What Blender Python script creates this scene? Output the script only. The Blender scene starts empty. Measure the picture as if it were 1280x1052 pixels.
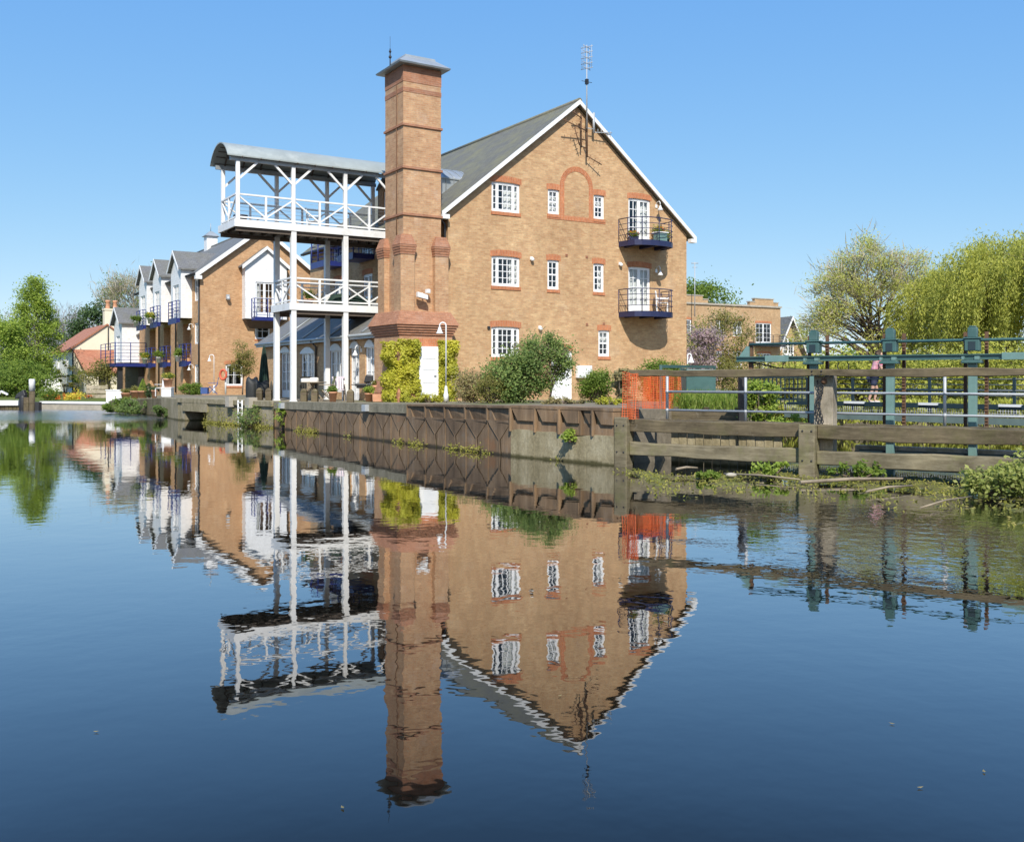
import bpy, bmesh, math, random
import numpy as np
from mathutils import Vector, Matrix
SC = bpy.context.scene
COL = SC.collection
R = random.Random(7)
TH = math.radians(32.15)
CU, SU = math.cos(TH), math.sin(TH)
LX, LY = -2.33, 35.93          # south-west corner of the main building
CAMZ, FPX, YH = 1.85, 1232.0, 473.0

def W(u, v, z=0.0):            # site axes (along gable, along ridge) -> world
    return Vector((LX + CU*u - SU*v, LY + SU*u + CU*v, z))
def at(x, Y, z):               # a place at distance Y in the direction of picture column x
    return Vector(((x-640.0)/FPX*Y, Y, z))
def zat(y, Y):
    return CAMZ + (YH-y)/FPX*Y

# ------------------------------------------------------------------ things
BASE = {}
def thing(name, label, cat, base=(0, 0, 0), site=False, rz=0.0, group=None):
    o = bpy.data.objects.new(name, None)
    COL.objects.link(o)
    o.empty_display_size = 0.3
    if site:
        o.location = W(*base); o.rotation_euler = (0, 0, TH)
        BASE[o.name] = Vector(base)
    else:
        o.location = base; o.rotation_euler = (0, 0, rz)
        BASE[o.name] = Vector((0, 0, 0))
    o['label'] = label; o['category'] = cat
    if group: o['group'] = group
    return o
def tag(o, label, cat, group=None, kind=None):
    if label: o['label'] = label
    if cat: o['category'] = cat
    if group: o['group'] = group
    if kind: o['kind'] = kind
    return o
def rootof(o):
    while o.parent: o = o.parent
    return o
def dup(root, loc, rz=None, label=None, group=None, scale=None):
    r = root.copy(); COL.objects.link(r)
    r.location = loc
    if rz is not None: r.rotation_euler = (0, 0, rz)
    if scale is not None: r.scale = (scale, scale, scale) if not hasattr(scale, '__len__') else scale
    if label: r['label'] = label
    if group: r['group'] = group
    for ch in list(root.children):
        c = ch.copy(); COL.objects.link(c); c.parent = r
        for g in list(ch.children):
            d = g.copy(); COL.objects.link(d); d.parent = c
    return r

# ------------------------------------------------------------------ mesh builder
def clip_poly(poly, edge_a, edge_b):
    ax, ay = edge_a; bx, by = edge_b
    out = []
    n = len(poly)
    def side(p): return (bx-ax)*(p[1]-ay) - (by-ay)*(p[0]-ax)
    for i in range(n):
        p, q = poly[i], poly[(i+1) % n]
        sp, sq = side(p), side(q)
        if sp >= -1e-9: out.append(p)
        if (sp > 1e-9 and sq < -1e-9) or (sp < -1e-9 and sq > 1e-9):
            t = sp/(sp-sq)
            out.append((p[0]+(q[0]-p[0])*t, p[1]+(q[1]-p[1])*t))
    return out

class MB:
    def __init__(s): s.v = []; s.f = []; s.sm = []
    def face(s, pts, smooth=False):
        i = len(s.v); s.v += [tuple(p) for p in pts]
        s.f.append(tuple(range(i, i+len(pts)))); s.sm.append(smooth)
    def box(s, x0, y0, z0, x1, y1, z1):
        s.hexa([(x0,y0,z0),(x1,y0,z0),(x1,y1,z0),(x0,y1,z0),(x0,y0,z1),(x1,y0,z1),(x1,y1,z1),(x0,y1,z1)])
        return s
    def hexa(s, p):
        i = len(s.v); s.v += [tuple(q) for q in p]
        for f in ((3,2,1,0),(4,5,6,7),(0,1,5,4),(1,2,6,5),(2,3,7,6),(3,0,4,7)):
            s.f.append(tuple(i+k for k in f)); s.sm.append(False)
    def mbox(s, M, s0, s1, n0, n1, z0, z1):   # box given in wall coordinates (along, outward, up)
        s.hexa([M(s0,n0,z0),M(s1,n0,z0),M(s1,n1,z0),M(s0,n1,z0),M(s0,n0,z1),M(s1,n0,z1),M(s1,n1,z1),M(s0,n1,z1)])
    def bar(s, p, q, w, h=None, up=(0,0,1)):
        p = Vector(p); q = Vector(q); h = w if h is None else h
        d = (q-p).normalized(); upv = Vector(up)
        if abs(d.dot(upv)) > .98: upv = Vector((1,0,0))
        a = d.cross(upv).normalized()*w/2; b = a.cross(d).normalized()*h/2
        s.hexa([p-a-b,p+a-b,p+a+b,p-a+b,q-a-b,q+a-b,q+a+b,q-a+b])
    def prism(s, poly, M, n0, n1):            # polygon in wall coordinates, extruded n0..n1
        k = len(poly)
        s.face([M(a,n1,z) for a,z in poly]); s.face([M(a,n0,z) for a,z in reversed(poly)])
        for i in range(k):
            a, b = poly[i], poly[(i+1) % k]
            s.face([M(a[0],n0,a[1]),M(b[0],n0,b[1]),M(b[0],n1,b[1]),M(a[0],n1,a[1])])
    def tube(s, path, r, n=8, caps=True, smooth=True):
        path = [Vector(p) for p in path]; m = len(path)
        rs = r if hasattr(r, '__len__') else [r]*m
        base = len(s.v); ref = None
        for i in range(m):
            d = (path[min(i+1,m-1)]-path[max(i-1,0)])
            d = d.normalized() if d.length > 1e-9 else Vector((0,0,1))
            if ref is None:
                ref = Vector((0,0,1)) if abs(d.z) < .9 else Vector((1,0,0))
            a = d.cross(ref)
            if a.length < 1e-4: a = d.orthogonal()
            a.normalize(); b = d.cross(a).normalized(); ref = a.cross(d) * 1.0
            for k in range(n):
                t = 2*math.pi*k/n
                s.v.append(tuple(path[i]+a*math.cos(t)*rs[i]+b*math.sin(t)*rs[i]))
        for i in range(m-1):
            for k in range(n):
                k2 = (k+1) % n
                s.f.append((base+i*n+k, base+i*n+k2, base+(i+1)*n+k2, base+(i+1)*n+k)); s.sm.append(smooth)
        if caps:
            s.f.append(tuple(base+k for k in reversed(range(n)))); s.sm.append(False)
            s.f.append(tuple(base+(m-1)*n+k for k in range(n))); s.sm.append(False)
    def lathe(s, c, prof, n=14, smooth=True):  # profile of (radius, z) about a vertical axis at c
        base = len(s.v); c = Vector(c)
        for r, z in prof:
            for k in range(n):
                t = 2*math.pi*k/n
                s.v.append((c.x+r*math.cos(t), c.y+r*math.sin(t), c.z+z))
        for i in range(len(prof)-1):
            for k in range(n):
                k2 = (k+1) % n
                s.f.append((base+i*n+k, base+i*n+k2, base+(i+1)*n+k2, base+(i+1)*n+k)); s.sm.append(smooth)
        s.f.append(tuple(base+k for k in reversed(range(n)))); s.sm.append(False)
        e = base+(len(prof)-1)*n
        s.f.append(tuple(e+k for k in range(n))); s.sm.append(False)
    def sphere(s, c, r, n=12, m=8, squash=(1,1,1)):
        c = Vector(c); base = len(s.v)
        for i in range(m+1):
            ph = math.pi*i/m
            for k in range(n):
                t = 2*math.pi*k/n
                s.v.append((c.x+r*squash[0]*math.sin(ph)*math.cos(t), c.y+r*squash[1]*math.sin(ph)*math.sin(t), c.z-r*squash[2]*math.cos(ph)))
        for i in range(m):
            for k in range(n):
                k2 = (k+1) % n
                s.f.append((base+i*n+k, base+i*n+k2, base+(i+1)*n+k2, base+(i+1)*n+k)); s.sm.append(True)
    def wall(s, M, outline, holes, depth=.12):  # convex outline, rectangular openings with reveals
        xs = sorted({p[0] for p in outline} | {h[0] for h in holes} | {h[2] for h in holes})
        zs = sorted({p[1] for p in outline} | {h[1] for h in holes} | {h[3] for h in holes})
        for i in range(len(xs)-1):
            for j in range(len(zs)-1):
                cx, cz = (xs[i]+xs[i+1])/2, (zs[j]+zs[j+1])/2
                if any(h[0] < cx < h[2] and h[1] < cz < h[3] for h in holes): continue
                c = [(xs[i],zs[j]),(xs[i+1],zs[j]),(xs[i+1],zs[j+1]),(xs[i],zs[j+1])]
                for k in range(len(outline)):
                    c = clip_poly(c, outline[k], outline[(k+1) % len(outline)])
                    if len(c) < 3: break
                if len(c) >= 3: s.face([M(a,0,z) for a,z in c])
        for a0,z0,a1,z1 in holes:
            for (p,q) in (((a0,z0),(a1,z0)),((a1,z0),(a1,z1)),((a1,z1),(a0,z1)),((a0,z1),(a0,z0))):
                s.face([M(p[0],0,p[1]),M(q[0],0,q[1]),M(q[0],-depth,q[1]),M(p[0],-depth,p[1])])
    def build(s, name, mat, parent=None, bevel=0, loc=None):
        off = Vector((0,0,0))
        if parent is not None: off = BASE.get(rootof(parent).name, off)
        elif loc is not None: off = Vector(loc)
        me = bpy.data.meshes.new(name)
        vs = [(a-off.x, b-off.y, c-off.z) for a,b,c in s.v]
        me.from_pydata(vs, [], s.f)
        me.polygons.foreach_set('use_smooth', s.sm)
        uv = me.uv_layers.new(name='UVMap')
        me.update()
        buf = np.zeros(len(me.loops)*2, dtype=np.float32)
        Z = Vector((0,0,1))
        for p in me.polygons:
            n = p.normal
            if abs(n.z) > .985: t = Vector((1,0,0)); b = Vector((0,1,0))
            else:
                t = Z.cross(n).normalized(); b = n.cross(t)
            for li in p.loop_indices:
                c = Vector(s.v[me.loops[li].vertex_index])
                buf[2*li] = c.dot(t); buf[2*li+1] = c.dot(b)
        uv.data.foreach_set('uv', buf)
        if mat is not None: me.materials.append(mat)
        o = bpy.data.objects.new(name, me); COL.objects.link(o)
        if parent is not None: o.parent = parent
        elif loc is not None: o.location = loc
        if bevel:
            md = o.modifiers.new('bevel', 'BEVEL'); md.width = bevel; md.segments = 2; md.limit_method = 'ANGLE'
        return o

def fast_mesh(name, V, F, mat, parent=None, loc=(0,0,0)):
    V = np.asarray(V, dtype=np.float32); F = np.asarray(F, dtype=np.int32)
    me = bpy.data.meshes.new(name); nf, k = F.shape
    me.vertices.add(len(V)); me.vertices.foreach_set('co', V.ravel())
    me.loops.add(nf*k); me.loops.foreach_set('vertex_index', F.ravel())
    me.polygons.add(nf)
    me.polygons.foreach_set('loop_start', np.arange(0, nf*k, k, dtype=np.int32))
    me.update(calc_edges=True)
    me.materials.append(mat)
    o = bpy.data.objects.new(name, me); COL.objects.link(o)
    if parent is not None: o.parent = parent
    else: o.location = loc
    return o
def leaves(name, C, L, Wd, mat, parent, rng, axis=None, jitter=.6, loc=(0,0,0), facing=(0,-.5,.75), fj=.7):
    """many small leaf-shaped faces about the points C (local)"""
    C = np.asarray(C, dtype=np.float64); n = len(C)
    t = rng.normal(size=(n,3))
    if axis is not None: t = np.asarray(axis) + jitter*t
    t /= np.linalg.norm(t, axis=1, keepdims=True)
    nr = np.asarray(facing)+fj*rng.normal(size=(n,3))
    if axis is None: t = np.cross(nr, t); t /= np.linalg.norm(t, axis=1, keepdims=True)
    w = np.cross(t, nr); w /= np.linalg.norm(w, axis=1, keepdims=True)
    sc = rng.uniform(.6, 1.35, size=(n,1))
    t = t*sc*L/2; w = w*sc*Wd/2
    V = np.empty((n,4,3)); V[:,0] = C-t; V[:,1] = C+w; V[:,2] = C+t; V[:,3] = C-w
    F = np.arange(4*n).reshape(n,4)
    return fast_mesh(name, V.reshape(-1,3), F, mat, parent, loc)

# ------------------------------------------------------------------ materials
class NT:
    def __init__(s, name):
        s.m = bpy.data.materials.new(name); s.m.use_nodes = True
        s.t = s.m.node_tree; s.t.nodes.clear()
        s.out = s.n('ShaderNodeOutputMaterial')
    def n(s, typ, **kw):
        nd = s.t.nodes.new(typ)
        for k, v in kw.items():
            if k.startswith('_'): setattr(nd, k[1:], v)
            else: nd.inputs[k.replace('__', ' ')].default_value = v
        return nd
    def l(s, a, b): s.t.links.new(a, b)
    def ramp(s, fac, stops, interp='LINEAR'):
        r = s.n('ShaderNodeValToRGB'); cr = r.color_ramp; cr.interpolation = interp
        while len(cr.elements) < len(stops): cr.elements.new(.5)
        for e, (p, c) in zip(cr.elements, stops):
            e.position = p; e.color = (*c, 1) if len(c) == 3 else c
        s.l(fac, r.inputs['Fac']); return r
    def noise(s, scale, vec=None, detail=4, rough=.55, dist=0):
        nd = s.n('ShaderNodeTexNoise', Scale=scale, Detail=detail, Roughness=rough, Distortion=dist)
        if vec is not None: s.l(vec, nd.inputs['Vector'])
        return nd
    def mix(s, fac, a, b, mode='MIX'):
        m = s.t.nodes.new('ShaderNodeMix'); m.data_type = 'RGBA'; m.blend_type = mode
        for sock, val in ((m.inputs[0], fac), (m.inputs[6], a), (m.inputs[7], b)):
            if hasattr(val, 'is_linked') or hasattr(val, 'links'): s.l(val, sock)
            elif hasattr(val, '__len__'): sock.default_value = (*val, 1) if len(val) == 3 else val
            else: sock.default_value = val
        return m.outputs[2]
    def bump(s, h, strength=.5, dist=.01, normal=None):
        b = s.n('ShaderNodeBump', Strength=strength, Distance=dist); s.l(h, b.inputs['Height'])
        if normal is not None: s.l(normal, b.inputs['Normal'])
        return b.outputs['Normal']
    def pbsdf(s, color, rough=.6, metallic=0, normal=None, spec=.5):
        p = s.n('ShaderNodeBsdfPrincipled'); p.inputs['Metallic'].default_value = metallic
        p.inputs['Specular IOR Level'].default_value = spec
        for sock, val in ((p.inputs['Base Color'], color), (p.inputs['Roughness'], rough)):
            if hasattr(val, 'links'): s.l(val, sock)
            elif hasattr(val, '__len__'): sock.default_value = (*val, 1)
            else: sock.default_value = val
        if normal is not None: s.l(normal, p.inputs['Normal'])
        s.l(p.outputs[0], s.out.inputs['Surface']); return p
    def pos(s): return s.n('ShaderNodeNewGeometry').outputs['Position']
    def uv(s): return s.n('ShaderNodeTexCoord').outputs['UV']

def m_plain(name, col, rough=.5, var=.12, scale=3.0, metallic=0, bump=0.0, dirt=None, spec=.5):
    """a paint or material with worn patches and a little unevenness"""
    n = NT(name); p = n.pos()
    a = n.noise(scale, p, 6, .6)
    c = n.ramp(a.outputs['Fac'], [(.3, tuple(x*(1-var) for x in col)), (.7, tuple(min(1, x*(1+var*.6)) for x in col))]).outputs[0]
    if dirt:
        d = n.noise(scale*.6, p, 8, .7)
        dm = n.ramp(d.outputs['Fac'], [(.54, (0,0,0)), (.72, (.7,.7,.7))]).outputs[0]
        c = n.mix(dm, c, dirt)
    nr = n.bump(n.noise(scale*14, p, 3).outputs['Fac'], bump, .01) if bump else None
    n.pbsdf(c, rough, metallic, nr, spec); return n.m

def m_brick(name, c1, c2, c3, mortar, w=.225, h=.075, soldier=False, stain=(.6,.5,.38), stain_amt=.25):
    n = NT(name); uv = n.uv()
    if soldier:
        mp = n.n('ShaderNodeMapping'); mp.inputs['Rotation'].default_value = (0, 0, math.pi/2); n.l(uv, mp.inputs['Vector']); uv = mp.outputs[0]
    b = n.n('ShaderNodeTexBrick', Scale=1.0)
    b.offset = .5
    n.l(uv, b.inputs['Vector'])
    b.inputs['Color1'].default_value = (*c1, 1); b.inputs['Color2'].default_value = (*c2, 1); b.inputs['Mortar'].default_value = (*mortar, 1)
    b.inputs['Mortar Size'].default_value = .006; b.inputs['Mortar Smooth'].default_value = .3
    b.inputs['Brick Width'].default_value = w; b.inputs['Row Height'].default_value = h; b.inputs['Bias'].default_value = -.1
    # a second random pick per brick through stretched cells
    mp2 = n.n('ShaderNodeMapping'); mp2.inputs['Scale'].default_value = (1/w, 1/h, 1); n.l(uv, mp2.inputs['Vector'])
    wn = n.noise(.95, mp2.outputs[0], 3, .7)
    f = n.ramp(wn.outputs['Fac'], [(.53, (0,0,0)), (.70, (.8,.8,.8))]).outputs[0]
    c = n.mix(f, b.outputs['Color'], n.mix(b.outputs['Fac'], c3, mortar))
    pn = n.noise(.8, mp2.outputs[0], 3, .75); pn.inputs['Vector'].default_value = (0,0,0)
    pmap = n.n('ShaderNodeMapping'); pmap.inputs['Location'].default_value = (37.3,11.9,4.2); n.l(mp2.outputs[0], pmap.inputs['Vector']); n.l(pmap.outputs[0], pn.inputs['Vector'])
    c = n.mix(n.ramp(pn.outputs['Fac'], [(.56, (0,0,0)), (.70, (.6,.6,.6))]).outputs[0], c, tuple(min(.7, x*1.3+.05) for x in c1))
    big = n.noise(.45, uv, 5, .6)
    c = n.mix(1.0, c, n.ramp(big.outputs['Fac'], [(.3, (.84,.80,.76)), (.7, (1.08,1.08,1.06))]).outputs[0], 'MULTIPLY')
    md_ = n.noise(3.2, uv, 5, .75)
    c = n.mix(1.0, c, n.ramp(md_.outputs['Fac'], [(.30, (.84,.82,.80)), (.5, (1,1,1)), (.7, (1.15,1.13,1.10))]).outputs[0], 'MULTIPLY')
    st = n.noise(1.1, uv, 7, .65)
    sf = n.ramp(st.outputs['Fac'], [(.56, (0,0,0)), (.78, (stain_amt,)*3)]).outputs[0]
    c = n.mix(sf, c, stain)
    mp3 = n.n('ShaderNodeMapping'); mp3.inputs['Scale'].default_value = (2.2, .22, 1); n.l(uv, mp3.inputs['Vector'])
    sk = n.noise(1.0, mp3.outputs[0], 5, .6)
    c = n.mix(n.ramp(sk.outputs['Fac'], [(.55, (0,0,0)), (.8, (.35,.35,.35))]).outputs[0], c, tuple(x*.55 for x in c1))
    nr = n.bump(b.outputs['Fac'], -.5, .006)
    n.pbsdf(c, .85, 0, nr, .25); return n.m

def m_rows(name, col, row, col2, stagger=.3, rough=.7, moss=None, bumpd=.01, gap=.45):
    """slates, tiles or weatherboards: courses along the slope"""
    n = NT(name); uv = n.uv()
    b = n.n('ShaderNodeTexBrick', Scale=1.0); n.l(uv, b.inputs['Vector']); b.offset = .5
    b.inputs['Color1'].default_value = (*col, 1); b.inputs['Color2'].default_value = (*col2, 1)
    b.inputs['Mortar'].default_value = (*[x*gap for x in col], 1)
    b.inputs['Mortar Size'].default_value = row*.05; b.inputs['Brick Width'].default_value = stagger; b.inputs['Row Height'].default_value = row
    c = b.outputs['Color']
    if moss:
        a = n.noise(.8, uv, 7, .65)
        c = n.mix(n.ramp(a.outputs['Fac'], [(.42, (0,0,0)), (.66, (.8,.8,.8))]).outputs[0], c, moss)
    g = n.noise(5, uv, 4)
    c = n.mix(1.0, c, n.ramp(g.outputs['Fac'], [(.3, (.85,.85,.85)), (.7, (1.1,1.1,1.1))]).outputs[0], 'MULTIPLY')
    n.pbsdf(c, rough, 0, n.bump(b.outputs['Fac'], -.6, bumpd), .3); return n.m

def m_leaf(name, cols, trans=.45, rough=.6):
    n = NT(name)
    g = n.n('ShaderNodeNewGeometry')
    c = n.ramp(g.outputs['Random Per Island'], [(i/(len(cols)-1), q) for i, q in enumerate(cols)]).outputs[0]
    big = n.noise(1.1, g.outputs['Position'], 3)
    c = n.mix(1.0, c, n.ramp(big.outputs['Fac'], [(.3, (.7,.74,.7)), (.7, (1.2,1.15,1.05))]).outputs[0], 'MULTIPLY')
    p = n.pbsdf(c, rough, 0, None, .25)
    tr = n.n('ShaderNodeBsdfTranslucent'); n.l(c, tr.inputs['Color'])
    mx = n.n('ShaderNodeMixShader', Fac=trans); n.l(p.outputs[0], mx.inputs[1]); n.l(tr.outputs[0], mx.inputs[2])
    n.l(mx.outputs[0], n.out.inputs['Surface']); return n.m

def m_wood(name, c1, c2, green=None, stretch=(1,1,1)):
    n = NT(name); tc = n.n('ShaderNodeTexCoord').outputs['UV']
    mp = n.n('ShaderNodeMapping'); mp.inputs['Scale'].default_value = stretch; n.l(tc, mp.inputs['Vector'])
    a = n.noise(3.0, mp.outputs[0], 8, .7, .6)
    c = n.ramp(a.outputs['Fac'], [(.25, c1), (.5, tuple((x+y)/2 for x, y in zip(c1, c2))), (.72, c2)]).outputs[0]
    p = n.pos()
    if green:
        gn = n.noise(1.7, p, 6, .7)
        c = n.mix(n.ramp(gn.outputs['Fac'], [(.5, (0,0,0)), (.68, (.75,.75,.75))]).outputs[0], c, green)
    wet = n.noise(.9, p, 7, .7)
    c = n.mix(1.0, c, n.ramp(wet.outputs['Fac'], [(.34, (.5,.49,.47)), (.5, (.95,.95,.95)), (.68, (1.35,1.33,1.28))]).outputs[0], 'MULTIPLY')
    pale = n.noise(6, p, 6, .7)
    c = n.mix(n.ramp(pale.outputs['Fac'], [(.62, (0,0,0)), (.75, (.35,.35,.35))]).outputs[0], c, (.42,.38,.3))
    n.pbsdf(c, .8, 0, n.bump(a.outputs['Fac'], .5, .012), .25); return n.m

def m_glass():
    n = NT('window_glass')
    fr = n.ramp(n.n('ShaderNodeLayerWeight', Blend=.5).outputs['Facing'], [(0,(.05,)*3),(.5,(.10,)*3),(.8,(.36,)*3),(1,(1,1,1))])
    tr = n.n('ShaderNodeBsdfTransparent', Color=(.86,.89,.90,1))
    gl = n.n('ShaderNodeBsdfGlossy', Roughness=.015, Color=(1,1,1,1))
    mx = n.n('ShaderNodeMixShader'); n.l(fr.outputs[0], mx.inputs[0]); n.l(tr.outputs[0], mx.inputs[1]); n.l(gl.outputs[0], mx.inputs[2])
    n.l(mx.outputs[0], n.out.inputs['Surface']); return n.m

M_ = {}
M_['brick_yellow'] = m_brick('stock_brick', (.585,.38,.205), (.465,.27,.14), (.38,.235,.12), (.46,.36,.24))
M_['brick_tower'] = m_brick('tower_brick', (.55,.34,.19), (.46,.25,.135), (.33,.175,.10), (.47,.37,.26), stain=(.64,.54,.44), stain_amt=.4)
M_['brick_orange'] = m_brick('orange_brick', (.56,.345,.185), (.46,.255,.125), (.34,.185,.095), (.46,.34,.23))
M_['brick_red'] = m_brick('red_brick', (.42,.20,.115), (.34,.155,.09), (.26,.12,.072), (.38,.25,.18), stain=(.6,.45,.36), stain_amt=.3)
M_['soldier'] = m_brick('soldier_brick', (.54,.21,.095), (.46,.165,.075), (.38,.13,.06), (.45,.29,.2), soldier=True, stain_amt=.1)
M_['brick_far'] = m_brick('far_brick', (.52,.355,.20), (.45,.285,.15), (.36,.22,.11), (.48,.38,.26))
M_['white'] = m_plain('white_paint', (.82,.82,.80), .45, .06, 2.5, dirt=(.62,.60,.54))
M_['white_clean'] = m_plain('white_frames', (.84,.84,.83), .35, .04, 2)
M_['boards'] = m_rows('white_weatherboard', (.82,.82,.81), .15, (.82,.82,.81), 40.0, .5, None, .015, .8)
M_['slate'] = m_rows('grey_slate', (.20,.20,.195), .16, (.165,.165,.165), .25, .6, (.16,.155,.12))
M_['slate_moss'] = m_rows('mossy_slate', (.175,.172,.145), .16, (.15,.147,.125), .25, .8, (.21,.20,.115))
M_['redtile'] = m_rows('red_roof_tile', (.46,.19,.11), .14, (.39,.15,.085), .2, .75, (.40,.20,.12))
M_['lead'] = m_plain('lead_sheet', (.36,.39,.40), .45, .18, 1.5, .3, .05, (.5,.52,.52))
M_['lead_green'] = m_plain('weathered_canopy', (.33,.365,.345), .55, .14, 1.2, .1, .05, (.52,.54,.50))
M_['blue'] = m_plain('blue_paint', (.018,.030,.165), .4, .15, 5)
M_['navy'] = m_plain('navy_paint', (.020,.024,.075), .4, .15, 5)
M_['glass'] = m_glass()
M_['dark'] = m_plain('dark_metal', (.022,.022,.024), .5, .2, 6)
M_['soffit'] = m_plain('dark_soffit_board', (.11,.085,.065), .8, .2, 3)
M_['deckboard'] = m_plain('stained_deck_boards', (.14,.11,.085), .8, .25, 4)
M_['interior'] = m_plain('interior_plaster', (.32,.30,.28), .9, .1)
M_['curtain'] = m_plain('curtain_cloth', (.75,.73,.68), .9, .12, 8)
M_['render_cream'] = m_plain('cream_render', (.80,.72,.55), .85, .06, .8, 0, .1, (.70,.62,.46))
M_['render_shaded'] = m_plain('shaded_render', (.68,.66,.58), .85, .06, .8, 0, .1)  # greyer copy of the cream render; the side wall's shade is in its colour
M_['terracotta'] = m_plain('terracotta', (.60,.30,.17), .75, .12, 9, 0, .1, (.66,.46,.34))
M_['teal'] = m_plain('teal_paint', (.055,.125,.115), .45, .2, 4, 0, 0, (.10,.15,.135))
M_['teal_light'] = m_plain('teal_light_paint', (.15,.26,.235), .5, .15, 4, 0, 0, (.20,.28,.25))
M_['teal_dark'] = m_plain('dark_green_paint', (.018,.036,.042), .45, .2, 4)
M_['galv'] = m_plain('galvanised_steel', (.44,.46,.47), .5, .1, 9, .15)
M_['rust'] = m_plain('rusty_rack', (.14,.075,.04), .8, .3, 7, 0, .2, (.2,.1,.05))
M_['black_cover'] = m_plain('black_cover_cloth', (.018,.020,.020), .6, .25, 3)
M_['green_cloth'] = m_plain('dark_green_cloth', (.012,.035,.022), .8, .2, 4)
M_['orange_paint'] = m_plain('orange_plastic', (.72,.14,.035), .5, .1)
M_['stone'] = m_plain('pale_stone', (.42,.38,.31), .85, .2, 2.5, 0, .3, (.26,.24,.17))
M_['bark'] = m_plain('bark', (.16,.12,.085), .9, .3, 6, 0, .4)
M_['bark_pale'] = m_plain('pale_bark', (.30,.26,.20), .9, .25, 6, 0, .4)
M_['soil'] = m_plain('soil', (.11,.085,.055), .95, .3, 4, 0, .5)
M_['teak'] = m_wood('garden_teak', (.20,.16,.11), (.36,.30,.22), None, (1, 6, 1))
M_['old_timber'] = m_wood('weathered_timber', (.075,.058,.034), (.20,.16,.098), (.12,.11,.045), (.7, 5, 1))
M_['mossy_timber'] = m_wood('mossy_timber', (.13,.105,.06), (.29,.25,.165), (.19,.185,.075), (.7, 5, 1))
M_['pale_timber'] = m_wood('pale_timber', (.33,.28,.20), (.48,.42,.33), (.2,.18,.09), (6, .7, 1))
M_['blue_chair'] = m_plain('blue_cloth', (.05,.10,.28), .7, .15)
M_['skin'] = m_plain('skin', (.55,.33,.23), .55, .06)
M_['hair'] = m_plain('brown_hair', (.08,.05,.03), .6, .2, 20)
M_['shorts'] = m_plain('dark_shorts', (.03,.035,.07), .8, .2)
M_['shoe'] = m_plain('white_shoe', (.7,.7,.68), .6, .1)
M_['red_flower'] = m_leaf('red_flowers', [(.55,.06,.03),(.7,.22,.03),(.65,.35,.04)], .2)
M_['yellow_flower'] = m_leaf('yellow_flowers', [(.65,.5,.04),(.7,.6,.1)], .2)
# foliage
M_['lf_bright'] = m_leaf('bright_leaves', [(.23,.33,.045),(.33,.44,.07),(.43,.52,.11)])
M_['lf_mid'] = m_leaf('mid_leaves', [(.12,.20,.03),(.19,.28,.045),(.26,.34,.065)])
M_['lf_bush'] = m_leaf('bush_leaves', [(.13,.20,.06),(.21,.30,.085),(.32,.39,.13)])
M_['lf_dark'] = m_leaf('dark_leaves', [(.035,.07,.025),(.06,.11,.035),(.09,.145,.045)], .2)
M_['lf_ivy'] = m_leaf('golden_ivy', [(.38,.39,.035),(.53,.52,.06),(.64,.61,.12)])
M_['lf_willow'] = m_leaf('willow_leaves', [(.36,.39,.07),(.48,.50,.10),(.60,.60,.15)])
M_['lf_willow2'] = m_leaf('willow_catkins', [(.44,.47,.10),(.55,.57,.14),(.64,.64,.19)])
M_['lf_olive'] = m_leaf('olive_leaves', [(.18,.18,.045),(.26,.25,.065),(.34,.31,.10)])
M_['lf_dry'] = m_leaf('dry_stems', [(.30,.24,.12),(.42,.35,.19),(.34,.33,.12)])
M_['lf_lilac'] = m_leaf('lilac_blossom', [(.42,.30,.37),(.54,.42,.48),(.32,.29,.20),(.46,.33,.40)])
M_['lf_variegated'] = m_leaf('variegated_leaves', [(.20,.25,.05),(.34,.38,.10),(.48,.50,.18)])
M_['lf_twig'] = m_leaf('twigs', [(.36,.31,.23),(.46,.40,.31),(.30,.27,.18)], .1)
M_['lf_twig_far'] = m_leaf('far_twigs', [(.25,.24,.25),(.33,.31,.32)], .1)
M_['grassblade'] = m_leaf('grass_blades', [(.14,.23,.03),(.22,.31,.05),(.31,.36,.09)])
M_['weed'] = m_leaf('water_weed', [(.18,.18,.035),(.26,.26,.045),(.32,.28,.09)], .2)
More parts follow.
